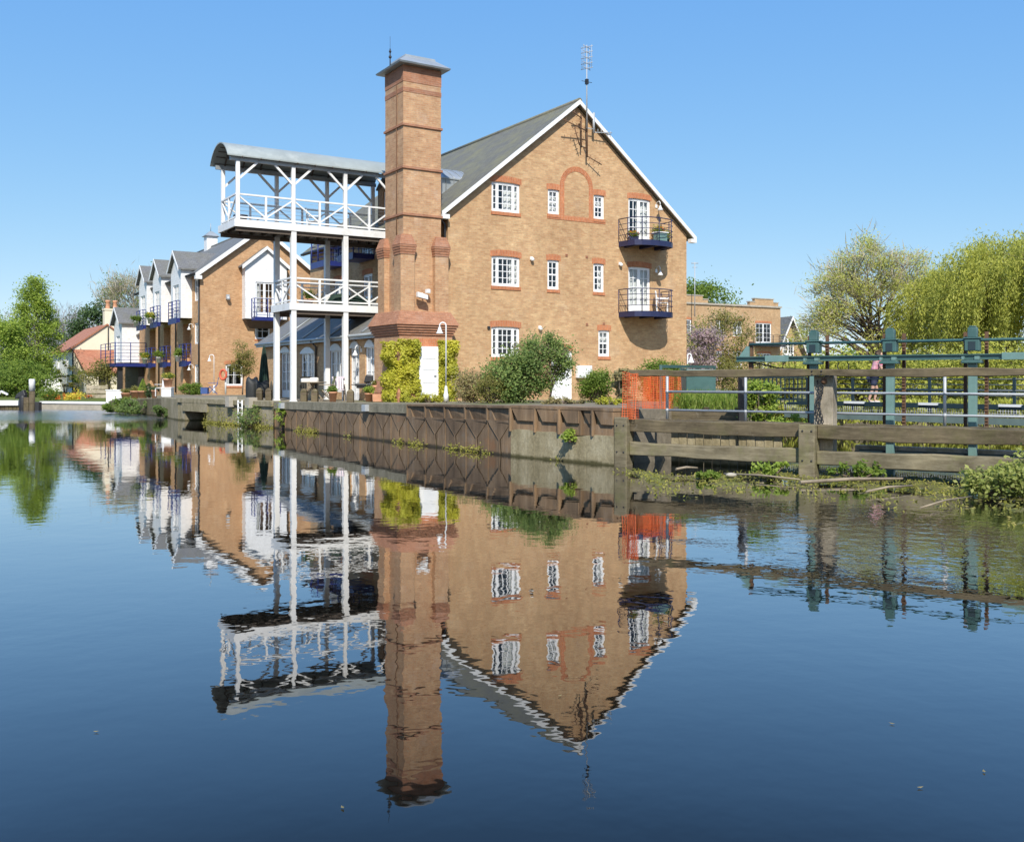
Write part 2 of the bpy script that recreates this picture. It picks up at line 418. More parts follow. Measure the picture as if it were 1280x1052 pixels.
# ------------------------------------------------------------------ setting
def m_water():
    n = NT('river_water'); p = n.pos()
    sep = n.n('ShaderNodeSeparateXYZ'); n.l(p, sep.inputs[0])
    def mapr(sock, a, b, c, d):
        m = n.n('ShaderNodeMapRange', _interpolation_type='SMOOTHSTEP'); n.l(sock, m.inputs[0])
        for i, x in enumerate((a, b, c, d)): m.inputs[1+i].default_value = x
        return m.outputs[0]
    def math2(op, a, b):
        m = n.n('ShaderNodeMath', _operation=op)
        for s, x in zip(m.inputs, (a, b)):
            if hasattr(x, 'links'): n.l(x, s)
            else: s.default_value = x
        return m.outputs[0]
    fine = n.noise(5.0, p, 2, .5)
    wide = n.noise(1.3, p, 2, .5)
    gust = n.ramp(n.noise(.16, p, 3).outputs['Fac'], [(.35, (.25,)*3), (.7, (1.0,)*3)]).outputs[0]
    # a breeze across the far reach and the draw of the weir on the right stir the surface more
    far = math2('MULTIPLY', mapr(sep.outputs[1], 39, 46, 0, 1), mapr(sep.outputs[0], -11, -17, 0, 1))
    weir = math2('MULTIPLY', math2('MULTIPLY', mapr(sep.outputs[1], 8.0, 10.5, 0, 1), mapr(sep.outputs[1], 16.0, 13.8, 0, 1)), mapr(sep.outputs[0], 1.6, 4.0, 0, 1))
    h = math2('ADD', math2('MULTIPLY', fine.outputs['Fac'], .00105), math2('MULTIPLY', wide.outputs['Fac'], .0026))
    h = math2('MULTIPLY', h, math2('ADD', gust, .25))
    ch = n.noise(3.2, p, 3, .6)
    h = math2('ADD', h, math2('MULTIPLY', ch.outputs['Fac'], math2('ADD', math2('MULTIPLY', far, .03), math2('MULTIPLY', weir, .009))))
    bp = n.n('ShaderNodeBump', Strength=1.0, Distance=1.0); n.l(h, bp.inputs['Height'])
    pr = n.pbsdf((.0045,.0045,.004), .012, 0, bp.outputs['Normal'], .5)
    n.t.nodes.remove(pr)
    rgh = math2('ADD', math2('MULTIPLY', far, .16), .012)
    lw = n.n('ShaderNodeLayerWeight', Blend=.5); n.l(bp.outputs['Normal'], lw.inputs['Normal'])
    fr = n.ramp(lw.outputs['Facing'], [(0,(.03,)*3),(.4,(.07,)*3),(.58,(.115,)*3),(.693,(.31,)*3),(.767,(.47,)*3),(.9,(.76,)*3),(1,(.97,)*3)])
    gl = n.n('ShaderNodeBsdfGlossy', Color=(1,1,1,1)); n.l(rgh, gl.inputs['Roughness']); n.l(bp.outputs['Normal'], gl.inputs['Normal'])
    df = n.n('ShaderNodeBsdfDiffuse', Color=(.004,.0045,.004,1))
    mx = n.n('ShaderNodeMixShader'); n.l(fr.outputs[0], mx.inputs[0]); n.l(df.outputs[0], mx.inputs[1]); n.l(gl.outputs[0], mx.inputs[2])
    n.l(mx.outputs[0], n.out.inputs['Surface'])
    return n.m
def m_ground():
    n = NT('ground_gravel'); p = n.pos()
    a = n.noise(.35, p, 6, .65); b = n.noise(7, p, 6, .7)
    c = n.ramp(a.outputs['Fac'], [(.35, (.20,.17,.12)), (.5, (.26,.22,.16)), (.62, (.12,.14,.05))]).outputs[0]
    c = n.mix(1.0, c, n.ramp(b.outputs['Fac'], [(.3, (.7,.7,.7)), (.7, (1.2,1.2,1.2))]).outputs[0], 'MULTIPLY')
    n.pbsdf(c, .95, 0, n.bump(b.outputs['Fac'], .5, .03), .2); return n.m
def m_grass():
    n = NT('grass_turf'); p = n.pos()
    a = n.noise(.5, p, 6, .65); b = n.noise(9, p, 6, .7)
    c = n.ramp(a.outputs['Fac'], [(.3, (.08,.11,.02)), (.55, (.13,.16,.03)), (.75, (.2,.2,.06))]).outputs[0]
    c = n.mix(1.0, c, n.ramp(b.outputs['Fac'], [(.3, (.7,.7,.7)), (.7, (1.2,1.2,1.2))]).outputs[0], 'MULTIPLY')
    n.pbsdf(c, .95, 0, n.bump(b.outputs['Fac'], .6, .04), .2); return n.m
def waterline_band(n, c, p, col):
    # dark band with an uneven upper edge, just above the water level
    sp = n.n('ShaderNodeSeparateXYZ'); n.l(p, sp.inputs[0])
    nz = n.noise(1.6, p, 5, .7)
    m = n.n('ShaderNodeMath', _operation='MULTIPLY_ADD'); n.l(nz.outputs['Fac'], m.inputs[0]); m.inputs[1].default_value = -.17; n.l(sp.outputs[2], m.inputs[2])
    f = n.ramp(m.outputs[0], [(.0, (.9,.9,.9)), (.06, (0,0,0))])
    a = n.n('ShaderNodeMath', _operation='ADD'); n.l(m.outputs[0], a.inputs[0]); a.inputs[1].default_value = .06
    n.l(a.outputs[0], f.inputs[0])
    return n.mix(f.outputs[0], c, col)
def m_pile():
    n = NT('rusty_sheet_piling'); uv = n.uv(); p = n.pos()
    mp = n.n('ShaderNodeMapping'); mp.inputs['Scale'].default_value = (5, .7, 1); n.l(uv, mp.inputs['Vector'])
    a = n.noise(1, mp.outputs[0], 7, .65)
    c = n.ramp(a.outputs['Fac'], [(.25, (.125,.085,.05)), (.5, (.21,.14,.082)), (.72, (.31,.215,.13))]).outputs[0]
    b = n.noise(2.2, p, 6, .7)
    c = n.mix(n.ramp(b.outputs['Fac'], [(.55, (0,0,0)), (.75, (.6,.6,.6))]).outputs[0], c, (.19,.175,.155))
    pv = n.noise(.55, p, 3, .6)
    c = n.mix(1.0, c, n.ramp(pv.outputs['Fac'], [(.36, (.68,.68,.70)), (.5, (1,1,1)), (.64, (1.4,1.32,1.22))]).outputs[0], 'MULTIPLY')
    o = n.noise(1.3, p, 6, .7)
    c = n.mix(n.ramp(o.outputs['Fac'], [(.6, (0,0,0)), (.74, (.5,.5,.5))]).outputs[0], c, (.27,.12,.05))
    c = waterline_band(n, c, p, (.035,.03,.018))
    n.pbsdf(c, .75, 0, n.bump(a.outputs['Fac'], .3, .02), .3); return n.m
def m_concrete(name, c1, c2, c3):
    n = NT(name); uv = n.uv(); p = n.pos()
    mp = n.n('ShaderNodeMapping'); mp.inputs['Scale'].default_value = (2.2, .8, 1); n.l(uv, mp.inputs['Vector'])
    a = n.noise(1.2, mp.outputs[0], 8, .7)
    c = n.ramp(a.outputs['Fac'], [(.3, c1), (.5, c2), (.68, c3)]).outputs[0]
    b = n.noise(14, p, 5, .7)
    c = n.mix(1.0, c, n.ramp(b.outputs['Fac'], [(.3, (.75,.75,.75)), (.7, (1.15,1.15,1.15))]).outputs[0], 'MULTIPLY')
    c = waterline_band(n, c, p, (.06,.055,.02))
    n.pbsdf(c, .9, 0, n.bump(b.outputs['Fac'], .5, .02), .2); return n.m
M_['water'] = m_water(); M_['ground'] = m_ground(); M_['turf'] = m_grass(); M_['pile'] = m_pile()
M_['concrete'] = m_concrete('river_wall_concrete', (.20,.165,.09), (.34,.285,.17), (.48,.42,.28))
M_['coping'] = m_concrete('coping_concrete', (.16,.145,.10), (.25,.225,.16), (.35,.315,.235))
M_['moss_wall'] = m_concrete('mossy_wall', (.16,.145,.07), (.29,.25,.16), (.42,.36,.26))

mb = MB(); mb.face([(-400,-60,0),(400,-60,0),(400,140,0),(-400,140,0)])
tag(mb.build('water', M_['water']), None, None, kind='structure')

def QU(v):          # the quay edge
    if v > -11.76: return -5.05 + (4.2-v)/15.96*.41
    return -4.64 + (-11.76-v)/3.34*.48
def QZ(v): return min(1.22, max(.97, 1.025-.013*v))
def w3(u, v, z): p = W(u, v); return (p.x, p.y, z)
Q0, Q1, Q2 = (-24.0,58.3,.5), (-16.9,47.5,.9), (-14.8,43.8,.95)
gp = [Q0, Q1, (-14.3,45.1,.97), w3(-3.9,5.0,.97), w3(-4.9,4.2,.97), w3(-4.58,-11.76,1.18), w3(-4.1,-15.05,1.2),
      (4.2,23.3,1.12), (6.0,23.2,1.1), (6.6,33,1.1), (26,37,.9), (150,60,.8), (500,900,1), (-500,900,1), (-44,150,.9), (-26,76,.7)]
def sheet(name, pts, mat, skirt_to=-.8):
    bm = bmesh.new(); vs = [bm.verts.new(p) for p in pts]; f = bm.faces.new(vs)
    lo = [bm.verts.new((p[0],p[1],skirt_to)) for p in pts]
    for i in range(len(pts)):
        j = (i+1) % len(pts); bm.faces.new((vs[i], lo[i], lo[j], vs[j]))
    bmesh.ops.triangulate(bm, faces=[f])
    me = bpy.data.meshes.new(name); bm.to_mesh(me); bm.free(); me.materials.append(mat)
    o = bpy.data.objects.new(name, me); COL.objects.link(o); o['kind'] = 'structure'; return o
sheet('ground', gp, M_['ground'])
sheet('lawn', [(-300,66,.42),(-28.6,59.9,.42),(-24.02,58.5,.46),(-26.02,76,.66),(-44.1,150,.86),(-300,200,.9)], M_['turf'])
mb = MB(); mb.face([(-400,-60,-2.4),(400,-60,-2.4),(400,140,-2.4),(-400,140,-2.4)])
tag(mb.build('river_bed', M_['soil']), None, None, kind='structure')

# ------------------------------------------------------------------ wall-building helpers
def MF(v0): return lambda s, n, z: (s, v0-n, z)      # a wall facing the camera side of the site
def MS(u0): return lambda s, n, z: (u0-n, s, z)      # a wall facing the river

def window(parent, M, s0, z0, s1, z1, style='small', lintel=True, sill=True, curtain=0, name='window', mat=None, rec=.05):
    f = MB(); w, h = s1-s0, z1-z0
    mat = mat or M_['white_clean']
    a, b = -.12, -rec
    t = .07
    f.mbox(M, s0, s1, a, b, z0, z0+t*1.1); f.mbox(M, s0, s1, a, b, z1-t, z1)
    f.mbox(M, s0, s0+t, a, b, z0+t*1.1, z1-t); f.mbox(M, s1-t, s1, a, b, z0+t*1.1, z1-t)
    if style == 'big': cols = [(s0+t, s0+.2*w, 1), (s0+.2*w+.05, s1-.2*w-.05, 3), (s1-.2*w, s1-t, 1)]; rows = 4
    elif style == 'small': cols = [(s0+t, s1-t, 2)]; rows = 4
    elif style == 'door': m = (s0+s1)/2; cols = [(s0+t, m-.04, 2), (m+.04, s1-t, 2)]; rows = 4
    elif style == 'pair': m = (s0+s1)/2; cols = [(s0+t, m-.03, 2), (m+.03, s1-t, 2)]; rows = 3
    elif style == 'strip': cols = [(s0+t, s1-t, 2)]; rows = 3
    else: cols = [(s0+t, s1-t, 2)]; rows = 2
    za = z0+t*1.1
    if style == 'door': za += .22; f.mbox(M, s0+t, s1-t, a+.01, b-.005, z0+t*1.1, za)
    zb = z1-t
    for i, (p, q, k) in enumerate(cols):
        if i: f.mbox(M, cols[i-1][1], p, a, b, z0+t*1.1, z1-t)
        fr = .035
        f.mbox(M, p, p+fr, a, b-.01, za, zb); f.mbox(M, q-fr, q, a, b-.01, za, zb)
        f.mbox(M, p+fr, q-fr, a, b-.01, za, za+fr); f.mbox(M, p+fr, q-fr, a, b-.01, zb-fr, zb)
        for c in range(1, k):
            x = p+fr+(q-p-2*fr)*c/k; f.mbox(M, x-.016, x+.016, a+.015, b-.022, za+fr, zb-fr)
        for r in range(1, rows):
            z = za+(zb-za)*r/rows; g = .03 if (style == 'small' and r == 2) else .013
            f.mbox(M, p+fr, q-fr, a+.017, b-.02, z-g, z+g)
    o = f.build(name, mat, parent)
    g = MB(); g.face([M(s0+t, a+.03, za), M(s1-t, a+.03, za), M(s1-t, a+.03, zb), M(s0+t, a+.03, zb)])
    g.build('pane', M_['glass'], o)
    if curtain:
        c = MB()
        def drape(p, q, z_lo):
            k = max(4, int((q-p)/.05)); pts = [(p+(q-p)*i/k, -.2+.025*math.sin(i*2.1)) for i in range(k+1)]
            for i in range(k):
                c.face([M(pts[i][0],pts[i][1],z_lo), M(pts[i+1][0],pts[i+1][1],z_lo), M(pts[i+1][0],pts[i+1][1],z1-.04), M(pts[i][0],pts[i][1],z1-.04)], True)
        if curtain in (1, 3): drape(s0+.03, s0+w*.26, z0+.05)
        if curtain in (2, 3): drape(s1-w*.3, s1-.03, z0+.05)
        if curtain == 4: drape(s0+.03, s1-.03, z0+h*.55)
        if curtain == 5: drape(s0+w*.45, s1-.03, z0+.05)
        if curtain == 6: drape(s0+.03, s1-.03, z0+.05)
        c.build('curtain', M_['curtain'], o)
    if lintel:
        l = MB(); k = 10; e = .07; rise = .05 if w > .8 else .03
        lo = [(s0-e+(w+2*e)*i/k, z1-.035+rise*(1-(2*i/k-1)**2)) for i in range(k+1)]
        hi = [(x, z+.225) for x, z in lo]
        for i in range(k):
            l.prism([lo[i], lo[i+1], hi[i+1], hi[i]], M, -.04, .006)
        l.build('lintel', M_['soldier'], o)
    if sill:
        l = MB(); l.mbox(M, s0-.03, s1+.03, -.11, .03, z0-.13, z0-.002); l.build('sill', M_['soldier'], o)
    return o
def railing(parent, path, z0, z1, mat, nrails=4, post_r=.022, posts=None, r=.014, name='railing'):
    m = MB()
    for i in range(nrails):
        z = z0+(z1-z0)*(i+1)/nrails
        m.tube([(p[0],p[1],z) for p in path], r*1.5 if i == nrails-1 else r, 6)
    for k in (posts if posts is not None else range(len(path))):
        p = path[k]; m.tube([(p[0],p[1],z0-.05),(p[0],p[1],z1)], post_r, 6)
    return m.build(name, mat, parent)
def wall_lamp(parent, M, s, z, name='wall_lamp'):
    m = MB(); a = M(s, 0, z); b = M(s, .12, z+.16); c = M(s, .26, z+.10); d = M(s, .27, z-.02)
    m.tube([a, M(s,.04,z+.12), b, M(s,.2,z+.17), c, d], .018, 6)
    m.mbox(M, s-.05, s+.05, 0, .03, z-.08, z+.06)
    m.lathe((d[0], d[1], d[2]-.2), [(.12,0),(.10,.05),(.05,.13),(.03,.2)], 12)
    return m.build(name, M_['white'], parent)

# ------------------------------------------------------------------ the tall brick building
main = thing('apartment_building', 'tall yellow brick gabled building with a blind arch, white windows and two round balconies', 'building', (0,0,.9), True)
GW, GD, ZE, ZA = 11.55, 14.0, 7.98, 12.62
SL = (ZA-ZE)/(GW/2)
gable = [(0,.6),(GW,.6),(GW,ZE),(GW/2,ZA),(0,ZE)]
wins = [(1.85,8.13,3.11,9.25,'big',5),(4.40,8.25,4.94,9.22,'small',6),(6.62,8.25,7.15,9.22,'small',4),
        (1.85,5.33,3.11,6.46,'big',2),(4.38,5.32,4.93,6.47,'small',0),(6.60,5.32,7.14,6.47,'small',2),
        (1.84,2.66,3.10,3.80,'big',0),(6.85,2.74,7.42,3.80,'small',4)]
doors = [(8.39,7.42,9.55,9.26,5),(8.39,4.56,9.55,6.44,6)]
pd = (4.55,1.02,5.55,2.95)
w = MB()
w.wall(MF(0), gable, [x[:4] for x in wins]+[x[:4] for x in doors]+[pd])
w.build('gable_wall', M_['brick_yellow'], main)
w = MB(); SW = MS(0)
side_doors = [(6.7,7.0,7.9,8.0-.1),(9.9,7.0,11.1,7.9),(6.7,5.25,7.7,6.3),(10.0,5.25,11.0,6.3)]
w.wall(SW, [(0,.6),(GD,.6),(GD,ZE),(0,ZE)], side_doors+[(4.5,4.66,5.6,6.65)])
w.build('side_wall', M_['brick_yellow'], main)
w = MB(); w.face([(GW,0,.6),(GW,GD,.6),(GW,GD,ZE),(GW,0,ZE)]); w.build('side_wall', M_['brick_yellow'], main)
w = MB(); w.face([(0,GD,.6),(GW,GD,.6),(GW,GD,ZE),(GW/2,GD,ZA),(0,GD,ZE)]); w.build('gable_wall', M_['brick_yellow'], main)
for x in wins: window(main, MF(0), *x[:4], x[4], curtain=x[5])
for x in doors: window(main, MF(0), *x[:4], 'door', sill=False, curtain=x[4], name='french_door')
for x in side_doors: window(main, SW, *x, 'pair', sill=False, curtain=1)
window(main, SW, 4.5,4.66,5.6,6.65, 'door', sill=False, name='french_door')
# floors seen through the windows
w = MB()
for z in (1.05, 4.3, 7.15): w.box(.15,.15,z,GW-.15,GD-.15,z+.12)
w.box(.15,4.0,1.2,GW-.15,4.12,8); w.build('interior', M_['interior'], main)
# front door, meter box
w = MB(); M = MF(0); w.mbox(M, pd[0],pd[0]+.07,-.1,-.03,pd[1],pd[3]); w.mbox(M, pd[2]-.07,pd[2],-.1,-.03,pd[1],pd[3]); w.mbox(M, pd[0]+.07,pd[2]-.07,-.1,-.03,pd[3]-.07,pd[3])
w.mbox(M, pd[0]+.07,pd[2]-.07,-.1,-.06,pd[1],pd[3]-.07)
for z0, z1 in ((1.15,1.75),(1.9,2.75)):
    for a in (4.68,5.1): w.mbox(M, a, a+.32, -.06,-.045, z0, z1)
d = w.build('front_door', M_['white_clean'], main)
h = MB(); h.tube([M(5.38,-.05,1.98), M(5.38,0,1.98), M(5.28,0,1.98)], .015, 6); h.build('handle', M_['dark'], d)
l = MB(); k = 8
for i in range(k):
    f = lambda t: pd[3]-.02+.05*(1-(2*t-1)**2)
    a, b = pd[0]-.06+(1.12)*i/k, pd[0]-.06+1.12*(i+1)/k
    l.prism([(a,f(i/k)),(b,f((i+1)/k)),(b,f((i+1)/k)+.225),(a,f(i/k)+.225)], M, -.04, .006)
l.build('lintel', M_['soldier'], d)
w = MB(); w.mbox(M, 5.72,6.42,0,.16,1.88,2.36); w.mbox(M, 5.76,6.38,.16,.175,1.92,2.32); w.build('meter_box', M_['white_clean'], main, .01)
# blind arch
w = MB(); cx, r0, r1, zs = 5.77, .60, .80, 9.42; k = 32
for i in range(k):
    t0, t1 = math.pi*(i+.06)/k, math.pi*(i+.94)/k
    w.prism([(cx+r0*math.cos(t0),zs+r0*math.sin(t0)),(cx+r1*math.cos(t0),zs+r1*math.sin(t0)),(cx+r1*math.cos(t1),zs+r1*math.sin(t1)),(cx+r0*math.cos(t1),zs+r0*math.sin(t1))], M, -.03, .012)
for sgn in (-1,1):
    a, b = sorted((cx+sgn*r0, cx+sgn*r1)); w.mbox(M, a, b, -.03, .012, 8.25, zs)
w.build('blind_arch', M_['soldier'], main)
w = MB(); w.mbox(M, 4.36, 7.2, -.03, .014, 8.06, 8.245); w.build('arch_sill', M_['soldier'], main)
# vents and sensors
for s, z in ((5.28,6.68),(6.27,6.68),(6.28,4.0),(7.12,4.05)):
    v = MB(); v.mbox(M, s-.055,s+.055,0,.012,z-.05,z+.06)
    for i in range(3): v.mbox(M, s-.05,s+.05,.012,.02,z-.035+i*.03,z-.02+i*.03)
    v.build('air_vent', M_['brick_red'], main)
v = MB(); v.mbox(M, 1.66,1.76,0,.06,3.7,3.8); v.build('sensor_box', M_['dark'], main)
for s, z in ((3.62,6.46),(4.0,3.82),(7.93,6.52)):
    v = MB(); v.mbox(M, s-.06,s+.06,0,.05,z-.06,z+.06); v.sphere(M(s,.1,z-.05), .075, 10, 6); v.build('security_light', M_['white'], main)
wall_lamp(main, M, 9.86, 9.05); wall_lamp(main, M, 9.86, 6.35)
# roof
def slab(b, u0, z0, u1, z1, v0, v1, t):
    b.hexa([(u0,v0,z0-t),(u1,v0,z1-t),(u1,v1,z1-t),(u0,v1,z0-t),(u0,v0,z0),(u1,v0,z1),(u1,v1,z1),(u0,v1,z0)])
OV, EV = .22, .32
for s in (0, 1):
    w = MB()
    ue, ze = -EV, ZE-EV*SL+.2
    if s == 0: slab(w, ue, ze, GW/2, ZA+.2, -OV+.04, GD+.2, .16)
    else: slab(w, GW-ue, ze, GW/2, ZA+.2, -OV+.04, GD+.2, .16)
    w.build('roof_slope', M_['slate_moss'], main)
w = MB(); w.tube([(GW/2,-OV,ZA+.17),(GW/2,GD+.2,ZA+.17)], .11, 10); w.build('ridge_tiles', M_['slate_moss'], main)
for s in (0, 1):
    w = MB(); a, b = (-EV-.04, GW/2) if s == 0 else (GW+EV+.04, GW/2)
    za, zb = ZE-(EV+.04)*SL+.2, ZA+.21
    hh = .18
    w.hexa([(a,-OV-.02,za-hh),(b,-OV-.02,zb-hh),(b,-OV+.035,zb-hh),(a,-OV+.035,za-hh),(a,-OV-.02,za),(b,-OV-.02,zb),(b,-OV+.035,zb),(a,-OV+.035,za)])
    e = -1 if s == 0 else 1
    w.box(min(a,a-e*.3), -OV-.024, za-.26, max(a,a-e*.3), -.02, za-.1)
    w.build('bargeboard', M_['white'], main)
w = MB(); w.tube([(-EV-.05,-.1,7.83),(-EV-.05,GD+.2,7.83)], .06, 8); w.build('gutter', M_['dark'], main)
w = MB(); w.tube([(-EV-.05,.1,7.8),(-.2,.1,7.6),(-.08,.1,7.45),(-.08,.1,1.0)], .045, 8); w.build('downpipe', M_['dark'], main)
w = MB(); w.tube([(GW+EV+.04,-.1,7.83),(GW+EV+.04,GD,7.83)], .06, 8); w.build('gutter', M_['dark'], main)
# barrel dormer running up to the main roof
VC, VH = 5.3, 1.17
arc0 = None
def barrel(b, u0, u1, t=.05, zb=9.97, rise=.62, n=18, vh=VH, VC=VC):
    arc = []
    R0 = (vh*vh+rise*rise)/(2*rise); a0 = math.asin(min(1, vh/R0))
    for i in range(n+1):
        a = -a0+2*a0*i/n; arc.append((VC+R0*math.sin(a), zb+rise-R0+R0*math.cos(a)))
    for i in range(n):
        (p, zp), (q, zq) = arc[i], arc[i+1]
        b.face([(u0,p,zp+t),(u1,p,zp+t),(u1,q,zq+t),(u0,q,zq+t)], True); b.face([(u0,p,zp),(u0,q,zq),(u1,q,zq),(u1,p,zp)], True)
        for u in (u0, u1): b.face([(u,p,zp),(u,p,zp+t),(u,q,zq+t),(u,q,zq)])
    for k in (0, n): b.face([(u0,arc[k][0],arc[k][1]),(u1,arc[k][0],arc[k][1]),(u1,arc[k][0],arc[k][1]+t),(u0,arc[k][0],arc[k][1]+t)])
    return arc
w = MB(); DC, DH = 4.5, 1.9; arc = barrel(w, .02, 3.2, .05, 9.72, .66, 18, DH, DC)
for v in (DC-DH+.04, DC+DH-.04): w.face([(.1,v,7.9),(3.0,v,7.9),(3.0,v,9.77),(.1,v,9.77)])
for i in range(8):
    u = .25+i*.36; w.tube([(u,DC-DH+.03,8.1),(u,DC-DH+.03,9.72)]+[(u,p,z+.06) for p, z in arc[:10]], .024, 5)
w.build('lead_dormer', M_['lead'], main)
w = MB(); w.wall(MS(.12), [(DC-DH+.05,7.4),(DC+DH-.05,7.4),(DC+DH-.05,9.74),(DC,10.3),(DC-DH+.05,9.74)], [(4.7,7.62,5.9,9.6)]); dw = w.build('dormer_front', M_['brick_tower'], main)
window(main, MS(.12), 4.7,7.62,5.9,9.6,'door', False, False, 0, 'french_door')
# round balconies
def balcony_path(uc, hw, pr, n=9):
    pts = [(uc-hw, 0.0)]
    for i in range(n):
        t = math.pi*(i/(n-1)); x = uc-hw*.97*math.cos(t); pts.append((x, -(.50*pr+.50*pr*math.sin(t)**.8) if 0 < i < n-1 else -.46*pr))
    pts.append((uc+hw, 0.0)); return pts
for zt, top in ((7.40, 8.32), (4.54, 5.46)):
    pth = balcony_path(9.0, 1.12, 1.2)
    fl = MB(); fl.face([(x,y,zt) for x,y in pth]); fl.face([(x,y,zt-.07) for x,y in reversed(pth)])
    bo = fl.build('balcony_floor', M_['deckboard'], main)
    fl = MB()
    for i in range(len(pth)-1):
        (a,b),(c,d_) = pth[i],pth[i+1]
        fl.hexa([(a,b-.0,zt-.2),(c,d_,zt-.2),(c*.985+9*.015,d_*.97,zt-.2),(a*.985+9*.015,b*.97,zt-.2),(a,b,zt+.02),(c,d_,zt+.02),(c*.985+9*.015,d_*.97,zt+.02),(a*.985+9*.015,b*.97,zt+.02)])
    fl.build('fascia', M_['navy'], bo)
    railing(bo, pth, zt+.03, top, M_['navy'], 4, .02, [0,1,3,5,7,9,10])
    fl = MB()
    for u in (8.2, 9.0, 9.8): fl.hexa([(u-.04,0,zt-.22),(u+.04,0,zt-.22),(u+.04,-.9,zt-.2),(u-.04,-.9,zt-.2),(u-.04,0,zt-.07),(u+.04,0,zt-.07),(u+.04,-.9,zt-.1),(u-.04,-.9,zt-.1)])
    fl.build('bracket', M_['navy'], bo)
# small blue balconies on the river side
for v0, v1 in ((6.5,8.1),(9.7,11.3)):
    m = MB(); m.box(-.95,v0,6.86,0,v1,7.08); m.box(-.98,v0-.03,6.82,-.95,v1+.03,7.1); b = m.build('balcony_floor', M_['blue'], main)
    railing(b, [(0,v0,0),(-.95,v0,0),(-.95,(v0+v1)/2,0),(-.95,v1,0),(0,v1,0)], 7.08, 8.0, M_['blue'], 5, .03)
# lean-to along the river side
def vside(x, u):
    a = (x-640)/FPX; bx = LX+CU*u; by = LY+SU*u
    return (bx-a*by)/(SU+a*CU)
LU = -1.8
ops = []
for x0, x1, zb, zt, st in ((362,351,.98,3.1,'door'),(393,376,1.75,3.0,'pair'),(427,412,1.3,3.05,'pair'),(449,438,.98,3.1,'door'),(468,456.5,1.6,3.1,'pair')):
    a, b = sorted((vside(x0, LU), vside(x1, LU))); ops.append((a, zb, b, zt, st))
w = MB(); w.wall(MS(LU), [(1.4,.6),(15.6,.6),(15.6,3.66),(1.4,3.66)], [o[:4] for o in ops]); w.build('lean_to_wall', M_['brick_yellow'], main)
for v in (1.4, 15.6):
    w = MB(); w.face([(LU,v,.6),(0,v,.6),(0,v,4.95),(LU,v,3.66)]); w.build('lean_to_wall', M_['brick_yellow'], main)
w = MB(); w.face([(0,14,.6),(0,15.6,.6),(0,15.6,4.95),(0,14,4.95)]); w.build('lean_to_wall', M_['brick_yellow'], main)
for o in ops:
    wo = window(main, MS(LU), o[0],o[1],o[2],o[3],o[4],False,False,6 if o[4]=='pair' else 0, 'window' if o[4]=='pair' else 'french_door')
    hd = MB(); k = 8; wd = o[2]-o[0]
    pts = [(o[0]-.03+(wd+.06)*i/k, o[3]-.01+.24*(1-(2*i/k-1)**2)) for i in range(k+1)]
    hd.prism([(o[0]-.03,o[3]-.06)]+[(o[2]+.03,o[3]-.06)]+pts[::-1], MS(LU), -.03, .035); hd.build('arched_head', M_['white'], wo)
w = MB(); slab(w, LU-.25, 3.55, 0.02, 5.02, 1.0, 15.9, .1); w.build('lean_to_roof', M_['slate'], main)
w = MB()
for v in (3.2,6.4,9.6,12.6): w.tube([(LU-.2,v,3.62),(-.02,v,5.03)], .035, 6)
w.build('roof_rolls', M_['lead'], main)
w = MB(); w.tube([(LU-.3,1.0,3.5),(LU-.3,15.9,3.5)], .055, 8); w.box(LU-.27,1.0,3.36,LU-.2,15.9,3.54); w.build('lean_to_gutter', M_['lead'], main)
vd = vside(395, LU-.05)
w = MB(); w.tube([(LU-.3,vd,3.45),(LU-.06,vd,3.2),(LU-.06,vd,1.0)], .04, 8); w.build('downpipe', M_['dark'], main)
wall_lamp(main, MS(LU), vside(452, LU), 2.95)

# ------------------------------------------------------------------ aerials on the gable
a = thing('radio_aerial', 'tall thin mast with a cluster of pale cross bars rising above the gable apex', 'aerial', (6.05,-.3,11.6), True)
m = MB(); m.tube([(6.05,-.3,11.7),(6.05,-.3,15.0)], [.03,.018], 6); m.build('mast', M_['galv'], a)
m = MB()
for z in (14.08,14.28,14.5,14.72,14.92):
    for t in (0.4, 1.97):
        dx, dy = .27*math.cos(t), .27*math.sin(t); m.tube([(6.05-dx,-.3-dy,z),(6.05+dx,-.3+dy,z)], .014, 5)
for t in (.4,1.97,3.54,5.11): m.tube([(6.05+.22*math.cos(t),-.3+.22*math.sin(t),14.05),(6.05+.22*math.cos(t),-.3+.22*math.sin(t),14.98)], .009, 5)
m.build('dipole_cluster', M_['galv'], a)
m = MB(); m.box(6.0,-.36,13.45,6.1,-.24,13.65); m.tube([(5.8,-.3,13.55),(6.3,-.3,13.55)], .012, 5); m.build('amplifier_box', M_['dark'], a)
a = thing('television_aerial', 'rusty cluster of yagi aerials bracketed to the brickwork under the gable apex', 'aerial', (6.1,0,11.0), True)
m = MB(); m.tube([(6.12,-.22,10.6),(6.12,-.22,12.3)], .035, 6); m.tube([(5.85,-.2,10.95),(5.85,-.2,12.25)], .03, 6); m.tube([(6.12,0,11.0),(6.12,-.22,11.0)], .03, 6); m.tube([(5.85,0,11.9),(5.85,-.2,11.9)], .03, 6); m.tube([(5.85,-.2,11.3),(6.12,-.22,11.25)], .02, 6); m.build('mast', M_['rust'], a)
m = MB()
def yagi(p, q, n, el):
    p, q = Vector(p), Vector(q); m.tube([p, q], .022, 5)
    d = (q-p).normalized(); e = d.cross(Vector((0,1,0)))
    if e.length < .2: e = Vector((0,0,1))
    e = e.normalized()
    for i in range(n):
        c = p.lerp(q, (i+.5)/n); m.tube([c-e*el, c+e*el], .012, 4)
